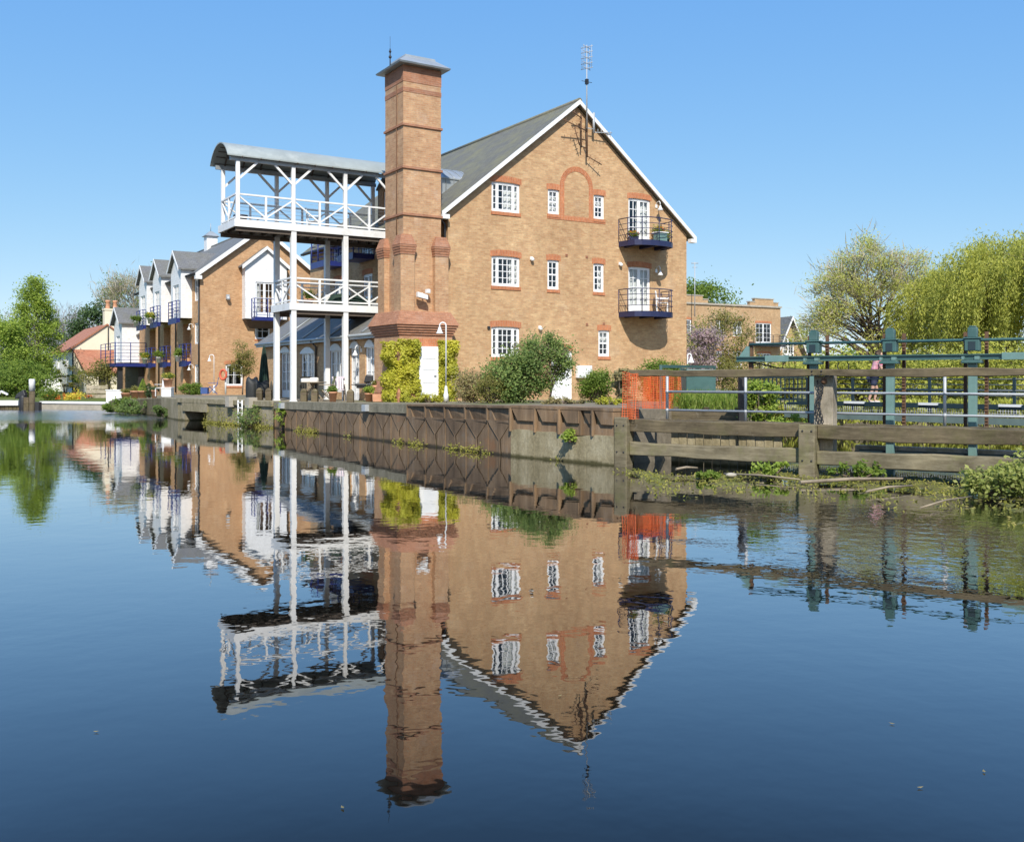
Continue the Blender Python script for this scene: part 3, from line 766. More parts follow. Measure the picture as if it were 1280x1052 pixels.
for y_ in (((6.1,-.25,11.62),(4.75,-.5,11.85),4,.11), ((5.85,-.22,12.1),(5.3,-.4,12.25),3,.1), ((6.15,-.2,10.65),(6.75,-.34,10.35),3,.11), ((5.4,-.35,11.7),(5.7,-.3,11.0),4,.09)):
    m = MB(); yagi(*y_); m.build('yagi_array', M_['rust'], a)
m = MB(); m.tube([(6.45,-.22,11.6),(6.45,-.22,12.4)], .05, 6); m.tube([(6.45,-.22,11.62),(7.3,-.3,11.7)], .02, 5)
for i in range(5): m.tube([(6.6+i*.16,-.3,11.6),(6.6+i*.16,-.3,11.76)], .012, 4)
m.tube([(6.12,-.22,11.75),(6.45,-.22,11.75)], .02, 5); m.build('panel_array', M_['galv'], a)

# ------------------------------------------------------------------ chimney tower
ch = thing('chimney_tower', 'square brick chimney tower with red string courses, flared base and grey lead cap', 'chimney', (-1.15,.55,.95), True)
u0,u1,v0,v1 = -1.9,-.4,-.2,1.3
w = MB(); w.box(u0,v0,3.6,u1,v1,12.92); w.build('shaft', M_['brick_tower'], ch)
w = MB(); e=.012; w.box(u0-e,v0-e,12.34,u1+e,v1+e,12.9); w.box(u0-e,v0-e,11.98,u1+e,v1+e,12.14); w.build('red_brick_top', M_['brick_red'], ch)
for z in (10.78, 9.27, 7.62):
    w = MB(); e=.05; w.box(u0-e,v0-e,z,u1+e,v1+e,z+.075); w.build('string_course', M_['brick_red'], ch)
w = MB(); m0 = .30
def frust(b, a0, z0, a1, z1):   # tapered square ring block around the shaft
    b.hexa([(u0-a0,v0-a0,z0),(u1+a0,v0-a0,z0),(u1+a0,v1+a0,z0),(u0-a0,v1+a0,z0),(u0-a1,v0-a1,z1),(u1+a1,v0-a1,z1),(u1+a1,v1+a1,z1),(u0-a1,v1+a1,z1)])
frust(w, .24, 12.925, .27, 12.98); frust(w, .27, 12.981, -.12, 13.27); frust(w, -.14, 13.271, -.16, 13.36); w.build('cap', M_['lead'], ch)
w = MB(); w.tube([(u0+.1,v1-.2,12.9),(u0+.1,v1-.2,13.85)], .022, 6); w.sphere((u0+.1,v1-.2,13.55), .06, 8, 6); w.sphere((u0+.1,v1-.2,13.75), .05, 8, 6); w.tube([(u0+.1,v1-.2,13.8),(u0+.1,v1-.2,14.3)], .006, 5); w.build('lightning_rod', M_['dark'], ch)
w = MB(); w.tube([(u0-.03,.3,12.3),(u0-.03,.3,4.4)], .02, 5); w.build('conductor_strip', M_['rust'], ch)
# corner buttresses with corbelled sloping heads
for cu_, cv_ in ((0,0),(1,0),(0,1)):
    p = .20; wdt = .54
    a0, a1 = (u0-p, u0+wdt-p) if cu_ == 0 else (u1-wdt+p, u1+p)
    b0, b1 = (v0-p, v0+wdt-p) if cv_ == 0 else (v1-wdt+p, v1+p)
    w = MB(); w.box(a0,b0,3.9,a1,b1,6.22); bt = w.build('buttress', M_['brick_tower'], ch)
    w = MB()
    for i in range(4): g = .02+.014*i; w.box(a0-g,b0-g,6.22+i*.085,a1+g,b1+g,6.22+i*.085+.07)
    for i in range(4): g = .008+.013*i; w.box(a0-g,b0-g,6.22+i*.085+.07,a1+g,b1+g,6.22+(i+1)*.085)
    g = .06; z = 6.56; cx, cy = (a0+a1)/2, (b0+b1)/2
    tx = (u0+.05 if cu_ == 0 else u1-.05); ty = (v0+.05 if cv_ == 0 else v1-.05)
    q = .2
    w.hexa([(a0-g,b0-g,z),(a1+g,b0-g,z),(a1+g,b1+g,z),(a0-g,b1+g,z),(tx-q,ty-q,z+.36),(tx+q,ty-q,z+.36),(tx+q,ty+q,z+.36),(tx-q,ty+q,z+.36)])
    w.build('corbelled_head', M_['brick_red'], bt)
w = MB(); frust(w, .50, 3.74, .26, 4.22); w.build('flared_skirt', M_['brick_red'], ch)
w = MB()
for i in range(5):
    g = .30+.04*i; frust(w, g, 3.3+i*.088, g, 3.3+i*.088+.07); frust(w, g-.015, 3.3+i*.088+.0701, g-.015, 3.3+(i+1)*.088-.0001)
w.build('corbel_course', M_['brick_red'], ch)
w = MB(); frust(w, .30, .6, .30, 3.2999); w.build('base', M_['brick_tower'], ch)
w = MB(); frust(w, .42, .6, .42, 1.35); frust(w, .42, 1.3501, .305, 1.75); w.build('plinth', M_['brick_red'], ch)
M = MF(v0-.30)
w = MB(); da, db = -1.46, -.76
w.mbox(M, da-.03, db+.03, .0, .14, 1.1, 2.98); w.mbox(M, da+.03, db-.03, .14, .16, 1.16, 2.9)
for z in (1.25,1.7,2.15,2.55): w.mbox(M, da+.1, db-.1, .16, .172, z, z+.3)
d = w.build('door', M_['white_clean'], ch, .008); 
w = MB(); w.tube([M(db-.1,.16,1.95),M(db-.1,.21,1.95),M(db-.18,.21,1.95)], .014, 6); w.build('handle', M_['dark'], d)
w = MB(); w.mbox(M, da-.1, db+.1, 0, .02, 2.982, 3.28); w.build('door_lintel', M_['soldier'], ch)
M = MF(v0)
w = MB(); w.mbox(M, -1.3,-1.14,0,.05,4.75,4.9); w.tube([M(-1.22,.05,4.82),M(-1.22,.25,4.8)], .025, 6); w.hexa([M(-1.5,.2,4.72),M(-1.1,.2,4.64),M(-1.1,.36,4.64),M(-1.5,.36,4.72),M(-1.5,.2,4.9),M(-1.1,.2,4.8),M(-1.1,.36,4.8),M(-1.5,.36,4.9)]); w.mbox(M, -1.12,-.98,.15,.3,4.88,5.02); w.build('security_camera', M_['white'], ch, .01)
# ------------------------------------------------------------------ timber balcony tower
bt = thing('balcony_tower', 'white timber two-deck balcony on tall posts under a curved grey canopy', 'balcony', (-3.4,5.3,.95), True)
V1, V2 = 4.35, 6.25
def dk(name, f, mat): b = MB(); f(b); return b.build(name, mat, bt)
cn = MB(); arc = barrel(cn, -6.85, .0); cn.build('canopy', M_['lead_green'], bt)
b = MB()
for u in np.arange(-6.3, -.3, .7):
    for i in range(0, 18): b.bar((u,arc[i][0],arc[i][1]-.03),(u,arc[i+1][0],arc[i+1][1]-.03), .05, .06)
for i in range(1, 18, 2): b.bar((-6.7,arc[i][0],arc[i][1]-.012),(0,arc[i][0],arc[i][1]-.012), .05, .02)
b.build('canopy_ribs', M_['soffit'], bt)
for v in (V1, V2):
    b = MB(); b.box(-6.7,v-.05,9.84,-.05,v+.05,9.98); b.build('eaves_beam', M_['lead'], bt)
    for i, u in enumerate((-6.415,-4.3,-2.2,-.18)):
        lo = {0: 7.4, 1: .95, 2: .95, 3: 7.4}[i]
        b = MB()
        if lo < 2: b.box(u-.10,v-.10,lo,u+.10,v+.10,7.44); b.box(u-.13,v-.13,lo,u+.13,v+.13,lo+.05)
        b.box(u-.07,v-.07,7.44,u+.07,v+.07,9.845); b.build('post', M_['white'], bt, .012)
        for sg in (-1, 1):
            if (i == 0 and sg < 0) or (i == 3 and sg > 0): continue
            b = MB(); b.bar((u+sg*.05,v,9.2),(u+sg*.72,v,9.85), .075, .08); b.build('brace', M_['white'], bt)
def deck(z, ua, ub):
    b = MB()
    b.box(ua,V1-.13,z-.13,ub,V1-.06,z+.14); b.box(ua,V2+.06,z-.13,ub,V2+.13,z+.14); b.box(ua-.07,V1-.13,z-.13,ua,V2+.13,z+.14)
    b.build('deck_beam', M_['white'], bt)
    b = MB(); b.box(ua,V1-.06,z+.02,ub,V2+.06,z+.06)
    for u in np.arange(ua+.3, ub, .45): b.box(u-.03,V1-.06,z-.1,u+.03,V2+.06,z+.02)
    b.build('deck_boards', M_['deckboard'], bt)
    b = MB()
    for v in (V1, V2): b.box(ua,v-.04,z-.28,ub,v+.04,z-.13)
    b.build('deck_joist', M_['soffit'], bt)
deck(7.55, -6.5, -.02); deck(4.57, -4.42, -.02)
def panel(p, q, z0, z1, dbl=False, cross=False):
    b = MB(); p = Vector(p); q = Vector(q); m = (p+q)/2
    def at_(r, z): return (r.x, r.y, z)
    b.bar(at_(p,z1), at_(q,z1), .07, .06); b.bar(at_(p,z0+.1), at_(q,z0+.1), .05, .06)
    if dbl: b.bar(at_(p,z1-.16), at_(q,z1-.16), .045, .045)
    b.bar(at_(m,z0), at_(m,z1-.03), .075, .075)
    zt = z1-(.18 if dbl else .04)
    b.bar(at_(p,zt), at_(m,z0+.14), .045, .055); b.bar(at_(m,z0+.14), at_(q,zt), .045, .055)
    if cross: b.bar(at_(p,z0+.14), at_(m,zt), .04, .05)
    b.build('railing', M_['white'], bt)
for v in (V1, V2):
    for a_, c_ in ((-6.415,-4.3),(-4.3,-2.2),(-2.2,-.18)): panel((a_,v,0),(c_,v,0), 7.69, 8.63)
    for k_, (a_, c_) in enumerate(((-4.3,-2.2),(-2.2,-.18))): panel((a_,v,0),(c_,v,0), 4.71, 5.66, True, k_ == 1)
panel((-6.46,V1,0),(-6.46,V2,0), 7.69, 8.63); panel((-4.38,V1,0),(-4.38,V2,0), 4.71, 5.66, True)
b = MB()
for z in (7.69,):
    for v in (V1, V2):
        for i in range(5): b.tube([(-6.4,v,z+.2+i*.15),(-.2,v,z+.2+i*.15)], .005, 4)
b.build('safety_wires', M_['galv'], bt)
# ------------------------------------------------------------------ the river terrace further back
lb = thing('terrace_building', 'orange brick waterside building with white boarded dormers and small blue balconies', 'building', (0,31.3,.9), True)
LV0, LV1, LU0, LU1, LZE = 31.3, 49.3, -.75, 7.17, 8.55
LUM = (LU0+LU1)/2; LZA = 11.6; LS = (LZA-LZE)/(LUM-LU0)
gw = [(2.75,4.41,3.75,5.46,'pair'),(.84,1.39,1.95,2.77,'pair')]
w = MB(); w.wall(MF(LV0), [(LU0,.5),(LU1,.5),(LU1,LZE),(LUM,LZA),(LU0,LZE)], [g[:4] for g in gw]); w.build('gable_wall', M_['brick_orange'], lb)
for g in gw: window(lb, MF(LV0), *g[:4], 'plain', True, True, 1)
DV = [(33.3,36.0),(38.8,41.4),(43.4,46.0)]
hol = []
for a, b in ((6.79,8.2),(4.05,5.4),(1.39,2.75)): hol.append((31.65,a,32.75,b))
strips = list(hol)
recs = []
for a, b in DV:
    recs += [(a+.3,2.95,a+2.3,5.45),(a+.3,.95,a+2.3,2.7)]
M = MS(LU0)
w = MB(); w.wall(M, [(LV0,.5),(LV1,.5),(LV1,LZE),(LV0,LZE)], hol+recs, .12)
for r in recs:   # recessed bays
    for (p, q) in (((r[0],r[1]),(r[0],r[3])),((r[2],r[1]),(r[2],r[3]))):
        w.face([M(p[0],-.12,p[1]),M(q[0],-.12,q[1]),M(q[0],-.4,q[1]),M(p[0],-.4,p[1])])
    w.face([M(r[0],-.12,r[3]),M(r[2],-.12,r[3]),M(r[2],-.4,r[3]),M(r[0],-.4,r[3])]); w.face([M(r[0],-.12,r[1]),M(r[2],-.12,r[1]),M(r[2],-.4,r[1]),M(r[0],-.4,r[1])])
w.build('river_wall', M_['brick_orange'], lb)
w = MB()
for r in recs: w.wall(MS(LU0+.4), [(r[0]-.1,r[1]-.05),(r[2]+.1,r[1]-.05),(r[2]+.1,r[3]+.05),(r[0]-.1,r[3]+.05)], [(r[0]+.25,r[1]+.03,r[2]-.25,r[3]-.25)])
w.build('bay_back_wall', M_['brick_orange'], lb)
for r in recs: window(lb, MS(LU0+.4), r[0]+.25,r[1]+.03,r[2]-.25,r[3]-.25,'door',False,False,3,'french_door')
for s in strips: window(lb, M, *s, 'strip', False, False, 6)
w = MB(); w.face([(LU1,LV0,.5),(LU1,LV1,.5),(LU1,LV1,LZE),(LU1,LV0,LZE)]); w.face([(LU0,LV1,.5),(LU1,LV1,.5),(LU1,LV1,LZE),(LUM,LV1,LZA),(LU0,LV1,LZE)]); w.build('rear_wall', M_['brick_orange'], lb)
for s in (0,1):
    w = MB(); ue, ze = LU0-.35, LZE-.35*LS+.16
    if s == 0: slab(w, ue, ze, LUM, LZA+.16, LV0-.3, LV1+.2, .14)
    else: slab(w, 2*LUM-ue, ze, LUM, LZA+.16, LV0-.3, LV1+.2, .14)
    w.build('roof_slope', M_['slate'], lb)
    w = MB(); a, za = (ue-.02, ze) if s == 0 else (2*LUM-ue+.02, ze); b = LUM; zb = LZA+.17
    v = LV0-.33; w.hexa([(a,v,za-.3),(b,v,zb-.3),(b,v+.05,zb-.3),(a,v+.05,za-.3),(a,v,za),(b,v,zb),(b,v+.05,zb),(a,v+.05,za)])
    e = 1 if s == 0 else -1
    w.box(min(a,a+e*.4),v-.004,za-.36,max(a,a+e*.4),LV0,za-.13); w.build('bargeboard', M_['white'], lb)
w = MB(); w.tube([(LUM,LV0-.3,LZA+.14),(LUM,LV1+.2,LZA+.14)], .1, 8); w.build('ridge_tiles', M_['slate'], lb)
w = MB(); w.tube([(LU0-.42,LV0-.2,LZE-.12),(LU0-.42,LV1,LZE-.12)], .06, 6); w.build('gutter', M_['dark'], lb)
w = MB(); w.tube([(LU0-.06,LV0+.12,8.4),(LU0-.06,LV0+.12,.9)], .05, 6); w.build('downpipe', M_['dark'], lb)
for v in (37.4,42.4):
    w = MB(); w.tube([(LU0-.4,v,8.4),(LU0-.07,v,8.1),(LU0-.07,v,.9)], .05, 6); w.build('downpipe', M_['dark'], lb)
# cupola
w = MB(); cv = 43.5; w.box(LUM-.4,cv-.4,LZA-.5,LUM+.4,cv+.4,LZA+.95); cp = w.build('cupola', M_['boards'], lb)
w = MB(); c = Vector((LUM,cv,LZA+.95)); w.hexa([c+Vector(q) for q in ((-.55,-.55,0),(.55,-.55,0),(.55,.55,0),(-.55,.55,0),(-.1,-.1,.4),(.1,-.1,.4),(.1,.1,.4),(-.1,.1,.4))]); w.tube([c+Vector((0,0,.4)),c+Vector((0,0,1.0))], .025, 5); w.build('cupola_roof', M_['lead'], cp)
# boarded dormers over the river
for k, (a, b) in enumerate(DV):
    uo, zb, zt, zp = -1.45, 5.75, 9.0, 10.1; m = (a+b)/2
    dr = (m-.75, 5.8, m+.75, 7.95)
    w = MB(); w.wall(MS(uo), [(a,zb),(b,zb),(b,zt),(m,zp),(a,zt)], [dr], .1)
    w.face([(uo,a,zb),(.6,a,zb),(.6,a,zt),(uo,a,zt)]); w.face([(uo,b,zb),(.6,b,zb),(.6,b,zt),(uo,b,zt)]); 
    do = w.build('boarded_dormer', M_['boards'], lb)
    w = MB(); w.face([(uo,a,zb),(LU0,a,zb),(LU0,b,zb),(uo,b,zb)]); w.build('soffit', M_['soffit'], do)
    w = MB(); ue = uo-.22
    for e, va in ((-1,a-.2),(1,b+.2)):
        z0 = zt-.2*(zp-zt)/(m-a)+.1
        w.hexa([(ue,va,z0-.1),(1.7,va,z0-.1),(1.7,m,zp),(ue,m,zp),(ue,va,z0),(1.7,va,z0),(1.7,m,zp+.1),(ue,m,zp+.1)])
    w.build('dormer_roof', M_['slate'], do)
    w = MB()
    for va in (a-.2,b+.2):
        z0 = zt-.2*(zp-zt)/(m-a)+.1
        w.hexa([(ue-.03,va,z0-.22),(ue-.002,va,z0-.22),(ue-.002,m,zp-.1),(ue-.03,m,zp-.1),(ue-.03,va,z0+.01),(ue-.002,va,z0+.01),(ue-.002,m,zp+.12),(ue-.03,m,zp+.12)])
    w.build('bargeboard', M_['white'], do)
    window(lb, MS(uo), *dr, 'door', False, False, 3, 'french_door')
    # upper and lower blue balconies
    for (zf, ua, ub, va, vb) in ((5.72,-1.66,uo,m-1.1,m+1.1),(2.95,-1.05,LU0,a+.25,a+2.1)):
        w = MB(); w.box(ua,va,zf-.24,ub-.002,vb,zf+.02); w.box(ua-.03,va-.03,zf-.32,ua,vb+.03,zf+.06); bo = w.build('balcony_floor', M_['blue'], lb)
        railing(bo, [(ub,va),(ua,va),(ua,(va+vb)/2),(ua,vb),(ub,vb)], zf+.02, zf+1.15, M_['blue'], 5, .03, None, .016)
# boarded box on the gable
a, b, vo, zb, zt, zp = 1.9, 4.63, 30.6, 5.68, 9.15, 10.25; m = (a+b)/2
dr = (2.56,5.8,3.76,8.05); M = MF(vo)
w = MB(); w.wall(M, [(a,zb),(b,zb),(b,zt),(m,zp),(a,zt)], [dr], .1); w.face([(a,vo,zb),(a,LV0+.1,zb),(a,LV0+.1,zt),(a,vo,zt)]); w.face([(b,vo,zb),(b,LV0+.1,zb),(b,LV0+.1,zt),(b,vo,zt)])
bx = w.build('boarded_bay', M_['boards'], lb)
w = MB(); w.hexa([(a+.5,LV0,5.1),(b-.5,LV0,5.1),(b-.5,LV0+.02,5.1),(a+.5,LV0+.02,5.1),(a,vo,zb-.003),(b,vo,zb-.003),(b,LV0+.02,zb-.003),(a,LV0+.02,zb-.003)]); w.build('soffit', M_['soffit'], bx)
w = MB(); ve = vo-.2; z0 = zt-.25*(zp-zt)/(m-a)+.1
for ua in (a-.25, b+.25): w.hexa([(ua,ve,z0-.1),(m,ve,zp),(m,LV0+.5,zp),(ua,LV0+.5,z0-.1),(ua,ve,z0),(m,ve,zp+.1),(m,LV0+.5,zp+.1),(ua,LV0+.5,z0)])
w.build('bay_roof', M_['slate'], bx)
w = MB()
for ua in (a-.25, b+.25): w.hexa([(ua,ve-.03,z0-.24),(m,ve-.03,zp-.1),(m,ve-.002,zp-.1),(ua,ve-.002,z0-.24),(ua,ve-.03,z0+.01),(m,ve-.03,zp+.12),(m,ve-.002,zp+.12),(ua,ve-.002,z0+.01)])
w.build('bargeboard', M_['white'], bx)
window(lb, M, *dr, 'door', False, False, 1, 'french_door')
w = MB(); w.box(2.3,vo-.6,5.55,4.0,vo-.002,5.78); bo = w.build('balcony_floor', M_['blue'], lb)
railing(bo, [(2.3,vo),(2.3,vo-.6),(3.15,vo-.6),(4.0,vo-.6),(4.0,vo)], 5.78, 6.95, M_['blue'], 4, .03)
w = MB(); w.mbox(MF(LV0), .85,1.05,0,.2,6.9,7.2); w.sphere((.95,LV0-.25,6.95), .13, 10, 6); w.build('security_light', M_['galv'], lb)
wall_lamp(lb, MS(LU0), 33.0, 5.2); wall_lamp(lb, MS(LU0), 33.0, 2.6)
w = MB(); w.box(.5,31.6,3.0,7,49,3.1); w.box(.5,31.6,5.6,7,49,5.7); w.box(1.5,31.6,.9,1.6,49,8.4); w.build('interior', M_['interior'], lb)

# white boarded wing beyond with a blue railed terrace
wg = thing('boarded_house', 'white boarded house with grey roof and a blue railed terrace on a dark undercroft', 'house', (0,49.5,.9), True)
a, b, uo, zb, zt, zp = 49.6, 52.8, -2.0, 3.1, 6.3, 7.4; m = (a+b)/2
w = MB(); dr = (m-.8,3.15,m+.7,5.2); w.wall(MS(uo), [(a,zb),(b,zb),(b,zt),(m,zp),(a,zt)], [dr], .1); w.face([(uo,a,zb),(1,a,zb),(1,a,zt),(uo,a,zt)]); w.face([(uo,b,zb),(1,b,zb),(1,b,zt),(uo,b,zt)]); w.build('boarded_wall', M_['boards'], wg)
window(wg, MS(uo), *dr, 'door', False, False, 3, 'french_door')
w = MB(); z0 = zt-.1
for va in (a-.25,b+.25): w.hexa([(uo-.3,va,z0-.1),(4,va,z0-.1),(4,m,zp),(uo-.3,m,zp),(uo-.3,va,z0),(4,va,z0),(4,m,zp+.1),(uo-.3,m,zp+.1)])
slab(w, -.95, 5.3, 3.0, 7.6, 49.32, 57, .12); w.build('roof', M_['slate'], wg)
w = MB()
for va in (a-.25,b+.25): w.hexa([(uo-.33,va,z0-.24),(uo-.302,va,z0-.24),(uo-.302,m,zp-.1),(uo-.33,m,zp-.1),(uo-.33,va,z0+.02),(uo-.302,va,z0+.02),(uo-.302,m,zp+.12),(uo-.33,m,zp+.12)])
w.build('bargeboard', M_['white'], wg)
w = MB(); w.wall(MS(-.7), [(49.32,.5),(57,.5),(57,5.5),(49.32,5.5)], [], .1); w.face([(-.7,57,.5),(6,57,.5),(6,57,5.5),(-.7,57,5.5)]); w.build('brick_wall', M_['brick_orange'], wg)
w = MB(); w.box(-3.0,46.8,2.75,-.8,52.8,3.0); fl = w.build('terrace_floor', M_['blue'], wg)
railing(fl, [(-.8,46.8),(-1.9,46.8),(-3.0,46.8),(-3.0,48.8),(-3.0,50.8),(-3.0,52.8)], 3.0, 4.55, M_['blue'], 6, .035, None, .018)
w = MB(); w.box(-2.75,47.1,.6,-2.4,47.5,2.75); w.box(-2.9,52.2,.6,-2.4,52.6,2.75); w.box(-1.2,47.5,.6,-.8,52.6,2.74); w.build('undercroft', M_['dark'], wg)

# cream cottage
cp0 = at(90, 90, .6)
ct = thing('cottage', 'cream rendered cottage with red tiled roofs and a tall chimney with two red pots', 'cottage', cp0, False, TH)
CW, CD, CE, CA = 6.0, 12.6, 4.0, 6.2
w = MB(); w.wall(MF(0), [(0,-.3),(CW,-.3),(CW,CE),(CW/2,CA),(0,CE)], []); w.face([(0,CD,-.3),(CW,CD,-.3),(CW,CD,CE),(CW/2,CD,CA),(0,CD,CE)]); w.face([(CW,0,-.3),(CW,CD,-.3),(CW,CD,CE),(CW,0,CE)]); w.build('gable_wall', M_['render_cream'], ct)
cw = [(2.2,2.3,3.4,3.4),(8.0,2.3,9.2,3.4),(2.2,.6,3.2,1.8)]
w = MB(); w.wall(MS(0), [(0,-.3),(CD,-.3),(CD,CE),(0,CE)], cw); w.build('side_wall', M_['render_shaded'], ct)
for x in cw: window(ct, MS(0), *x, 'pair', False, False, 0)
cs = (CA-CE)/(CW/2)
for s in (0,1):
    w = MB()
    if s == 0: slab(w, -.35, CE-.35*cs+.15, CW/2, CA+.15, -.15, CD+.2, .15)
    else: slab(w, CW+.35, CE-.35*cs+.15, CW/2, CA+.15, -.15, CD+.2, .15)
    w.build('roof_slope', M_['redtile'], ct)
w = MB(); w.box(CW/2-.2,.02,4.8,CW/2+1.2,1.0,7.6); w.box(CW/2-.25,-.03,7.6,CW/2+1.25,1.05,7.75); cm = w.build('chimney', M_['render_cream'], ct)
for x in (CW/2+.15, CW/2+.8): w = MB(); w.lathe((x,.5,7.75), [(.22,0),(.2,.1),(.17,.6),(.22,.65),(.22,.8)], 10); w.build('chimney_pot', M_['terracotta'], cm)
w = MB(); w.hexa([(.75,-2.6,1.75),(5.9,-2.6,1.75),(5.9,-.01,3.75),(.1,-.01,3.75),(.75,-2.6,1.88),(5.9,-2.6,1.88),(5.9,-.01,3.9),(.1,-.01,3.9)]); w.build('lean_to_roof', M_['redtile'], ct)
w = MB(); w.box(.9,-2.3,-.3,1.9,0,1.75); w.box(2.6,-2.3,-.3,5.8,0,1.75); w.build('lean_to_wall', M_['render_cream'], ct)
w = MB(); w.box(1.9,-2.2,-.3,2.6,-.02,1.74); w.build('lean_to_gap', M_['dark'], ct)  # dark block filling the gap between the two lean-to walls
w = MB(); w.box(-1.9,7.6,-.3,-.01,10.4,1.7); pc = w.build('porch', M_['white'], ct)
window(ct, MS(-1.9-.13), 8.2,.4,9.8,1.5,'pair',False,False,0)
w = MB(); w.hexa([(-2.1,7.4,1.7),(0,7.4,2.1),(0,10.6,2.1),(-2.1,10.6,1.7),(-2.1,7.4,1.8),(0,7.4,2.2),(0,10.6,2.2),(-2.1,10.6,1.8)]); w.build('porch_roof', M_['slate'], pc)
w = MB(); w.tube([(.05,-.06,CE-.1),(.05,-.06,0)], .05, 6); w.tube([(3.1,-.05,3.8),(3.1,-.05,6.0)], .05, 6); w.build('downpipe', M_['dark'], ct)

# ------------------------------------------------------------------ buildings on the right
fb = thing('brick_flats', 'distant orange brick flats with white windows and a stepped parapet', 'building', at(815, 97, .6), False, TH*.9)
FW, FH = 17.0, 8.75; M = MF(0)
fw = []
for x0, x1, r in ((3.6,4.9,'w'),(8.1,9.2,'w'),(10.4,11.6,'w')): fw += [(x0,5.6,x1,7.2),(x0,2.4,x1,4.1)]
fd = [(13.5,4.8,15.7,7.1),(13.6,1.7,15.6,3.9)]
w = MB(); w.wall(M, [(0,-.5),(FW,-.5),(FW,FH),(0,FH)], fw+fd, .15); w.face([(FW,0,-.5),(FW,10,-.5),(FW,10,FH),(FW,0,FH)]); w.face([(0,0,-.5),(0,10,-.5),(0,10,FH),(0,0,FH)]); w.face([(0,0,FH-.3),(FW,0,FH-.3),(FW,10,FH-.3),(0,10,FH-.3)]); w.face([(0,10,-.5),(FW,10,-.5),(FW,10,FH),(0,10,FH)])
w.build('wall', M_['brick_far'], fb)
for x in fw: window(fb, M, *x, 'pair', True, True, 1)
for x in fd: window(fb, M, *x, 'door', True, False, 0, 'french_door')
w = MB(); w.box(-.1,-.14,FH+.001,FW+.1,.4,FH+.18); w.build('coping', M_['stone'], fb)
for x0, x1 in ((3.0,7.0),(12.6,16.6)):
    w = MB(); w.box(x0,-.1,FH+.182,x1,.3,FH+.5); w.box(x0+.7,-.1,FH+.501,x1-.7,.3,FH+.85); st = w.build('stepped_parapet', M_['brick_far'], fb)
    w = MB(); w.box(x0-.08,-.15,FH+.502,x0+.699,.36,FH+.6); w.box(x1-.699,-.15,FH+.502,x1+.08,.36,FH+.6); w.box(x0+.62,-.15,FH+.851,x1-.62,.36,FH+.95); w.build('coping', M_['stone'], st)
w = MB(); w.box(13.2,-1.0,4.6,16.8,0,4.75); bo = w.build('balcony_floor', M_['dark'], fb)
railing(bo, [(13.2,0),(13.2,-1),(15.0,-1),(16.8,-1),(16.8,0)], 4.75, 5.8, M_['dark'], 6, .04)
gh = thing('gabled_house', 'distant house with steep grey roof and white bargeboards on a pointed gable', 'house', at(962, 116, .6), False, TH*.75); gh.scale = (1.32,1.32,1.32)
GA, GB, GZ0, GZ1 = 0, 4.2, 2.2, 6.4; GL = 4.6; gm = 2.1
w = MB(); w.wall(MF(0), [(GA,-.5),(GB,-.5),(GB,GZ0),(gm,GZ1),(GA,GZ0)], [(1.45,2.9,2.75,4.6)]); w.face([(0,0,-.5),(0,GL,-.5),(0,GL,GZ0),(0,0,GZ0)]); w.face([(GB,0,-.5),(GB,GL,-.5),(GB,GL,GZ0),(GB,0,GZ0)]); w.face([(0,GL,-.5),(GB,GL,-.5),(GB,GL,GZ0),(gm,GL,GZ1),(0,GL,GZ0)]); w.build('wall', M_['brick_far'], gh)
window(gh, MF(0), 1.45,2.9,2.75,4.6,'door',False,False,1)
gs = (GZ1-GZ0)/gm
for s in (0,1):
    w = MB(); e = .45
    ua, za = (-e, GZ0-e*gs+.12) if s == 0 else (GB+e, GZ0-e*gs+.12)
    slab(w, ua, za, gm, GZ1+.12, -.6, GL+.2, .12); w.build('roof_slope', M_['slate'], gh)
    w = MB(); v = -.66; w.hexa([(ua,v,za-.3),(gm,v,GZ1-.15),(gm,v+.05,GZ1-.15),(ua,v+.05,za-.3),(ua,v,za),(gm,v,GZ1+.15),(gm,v+.05,GZ1+.15),(ua,v+.05,za)]); w.build('bargeboard', M_['white'], gh)

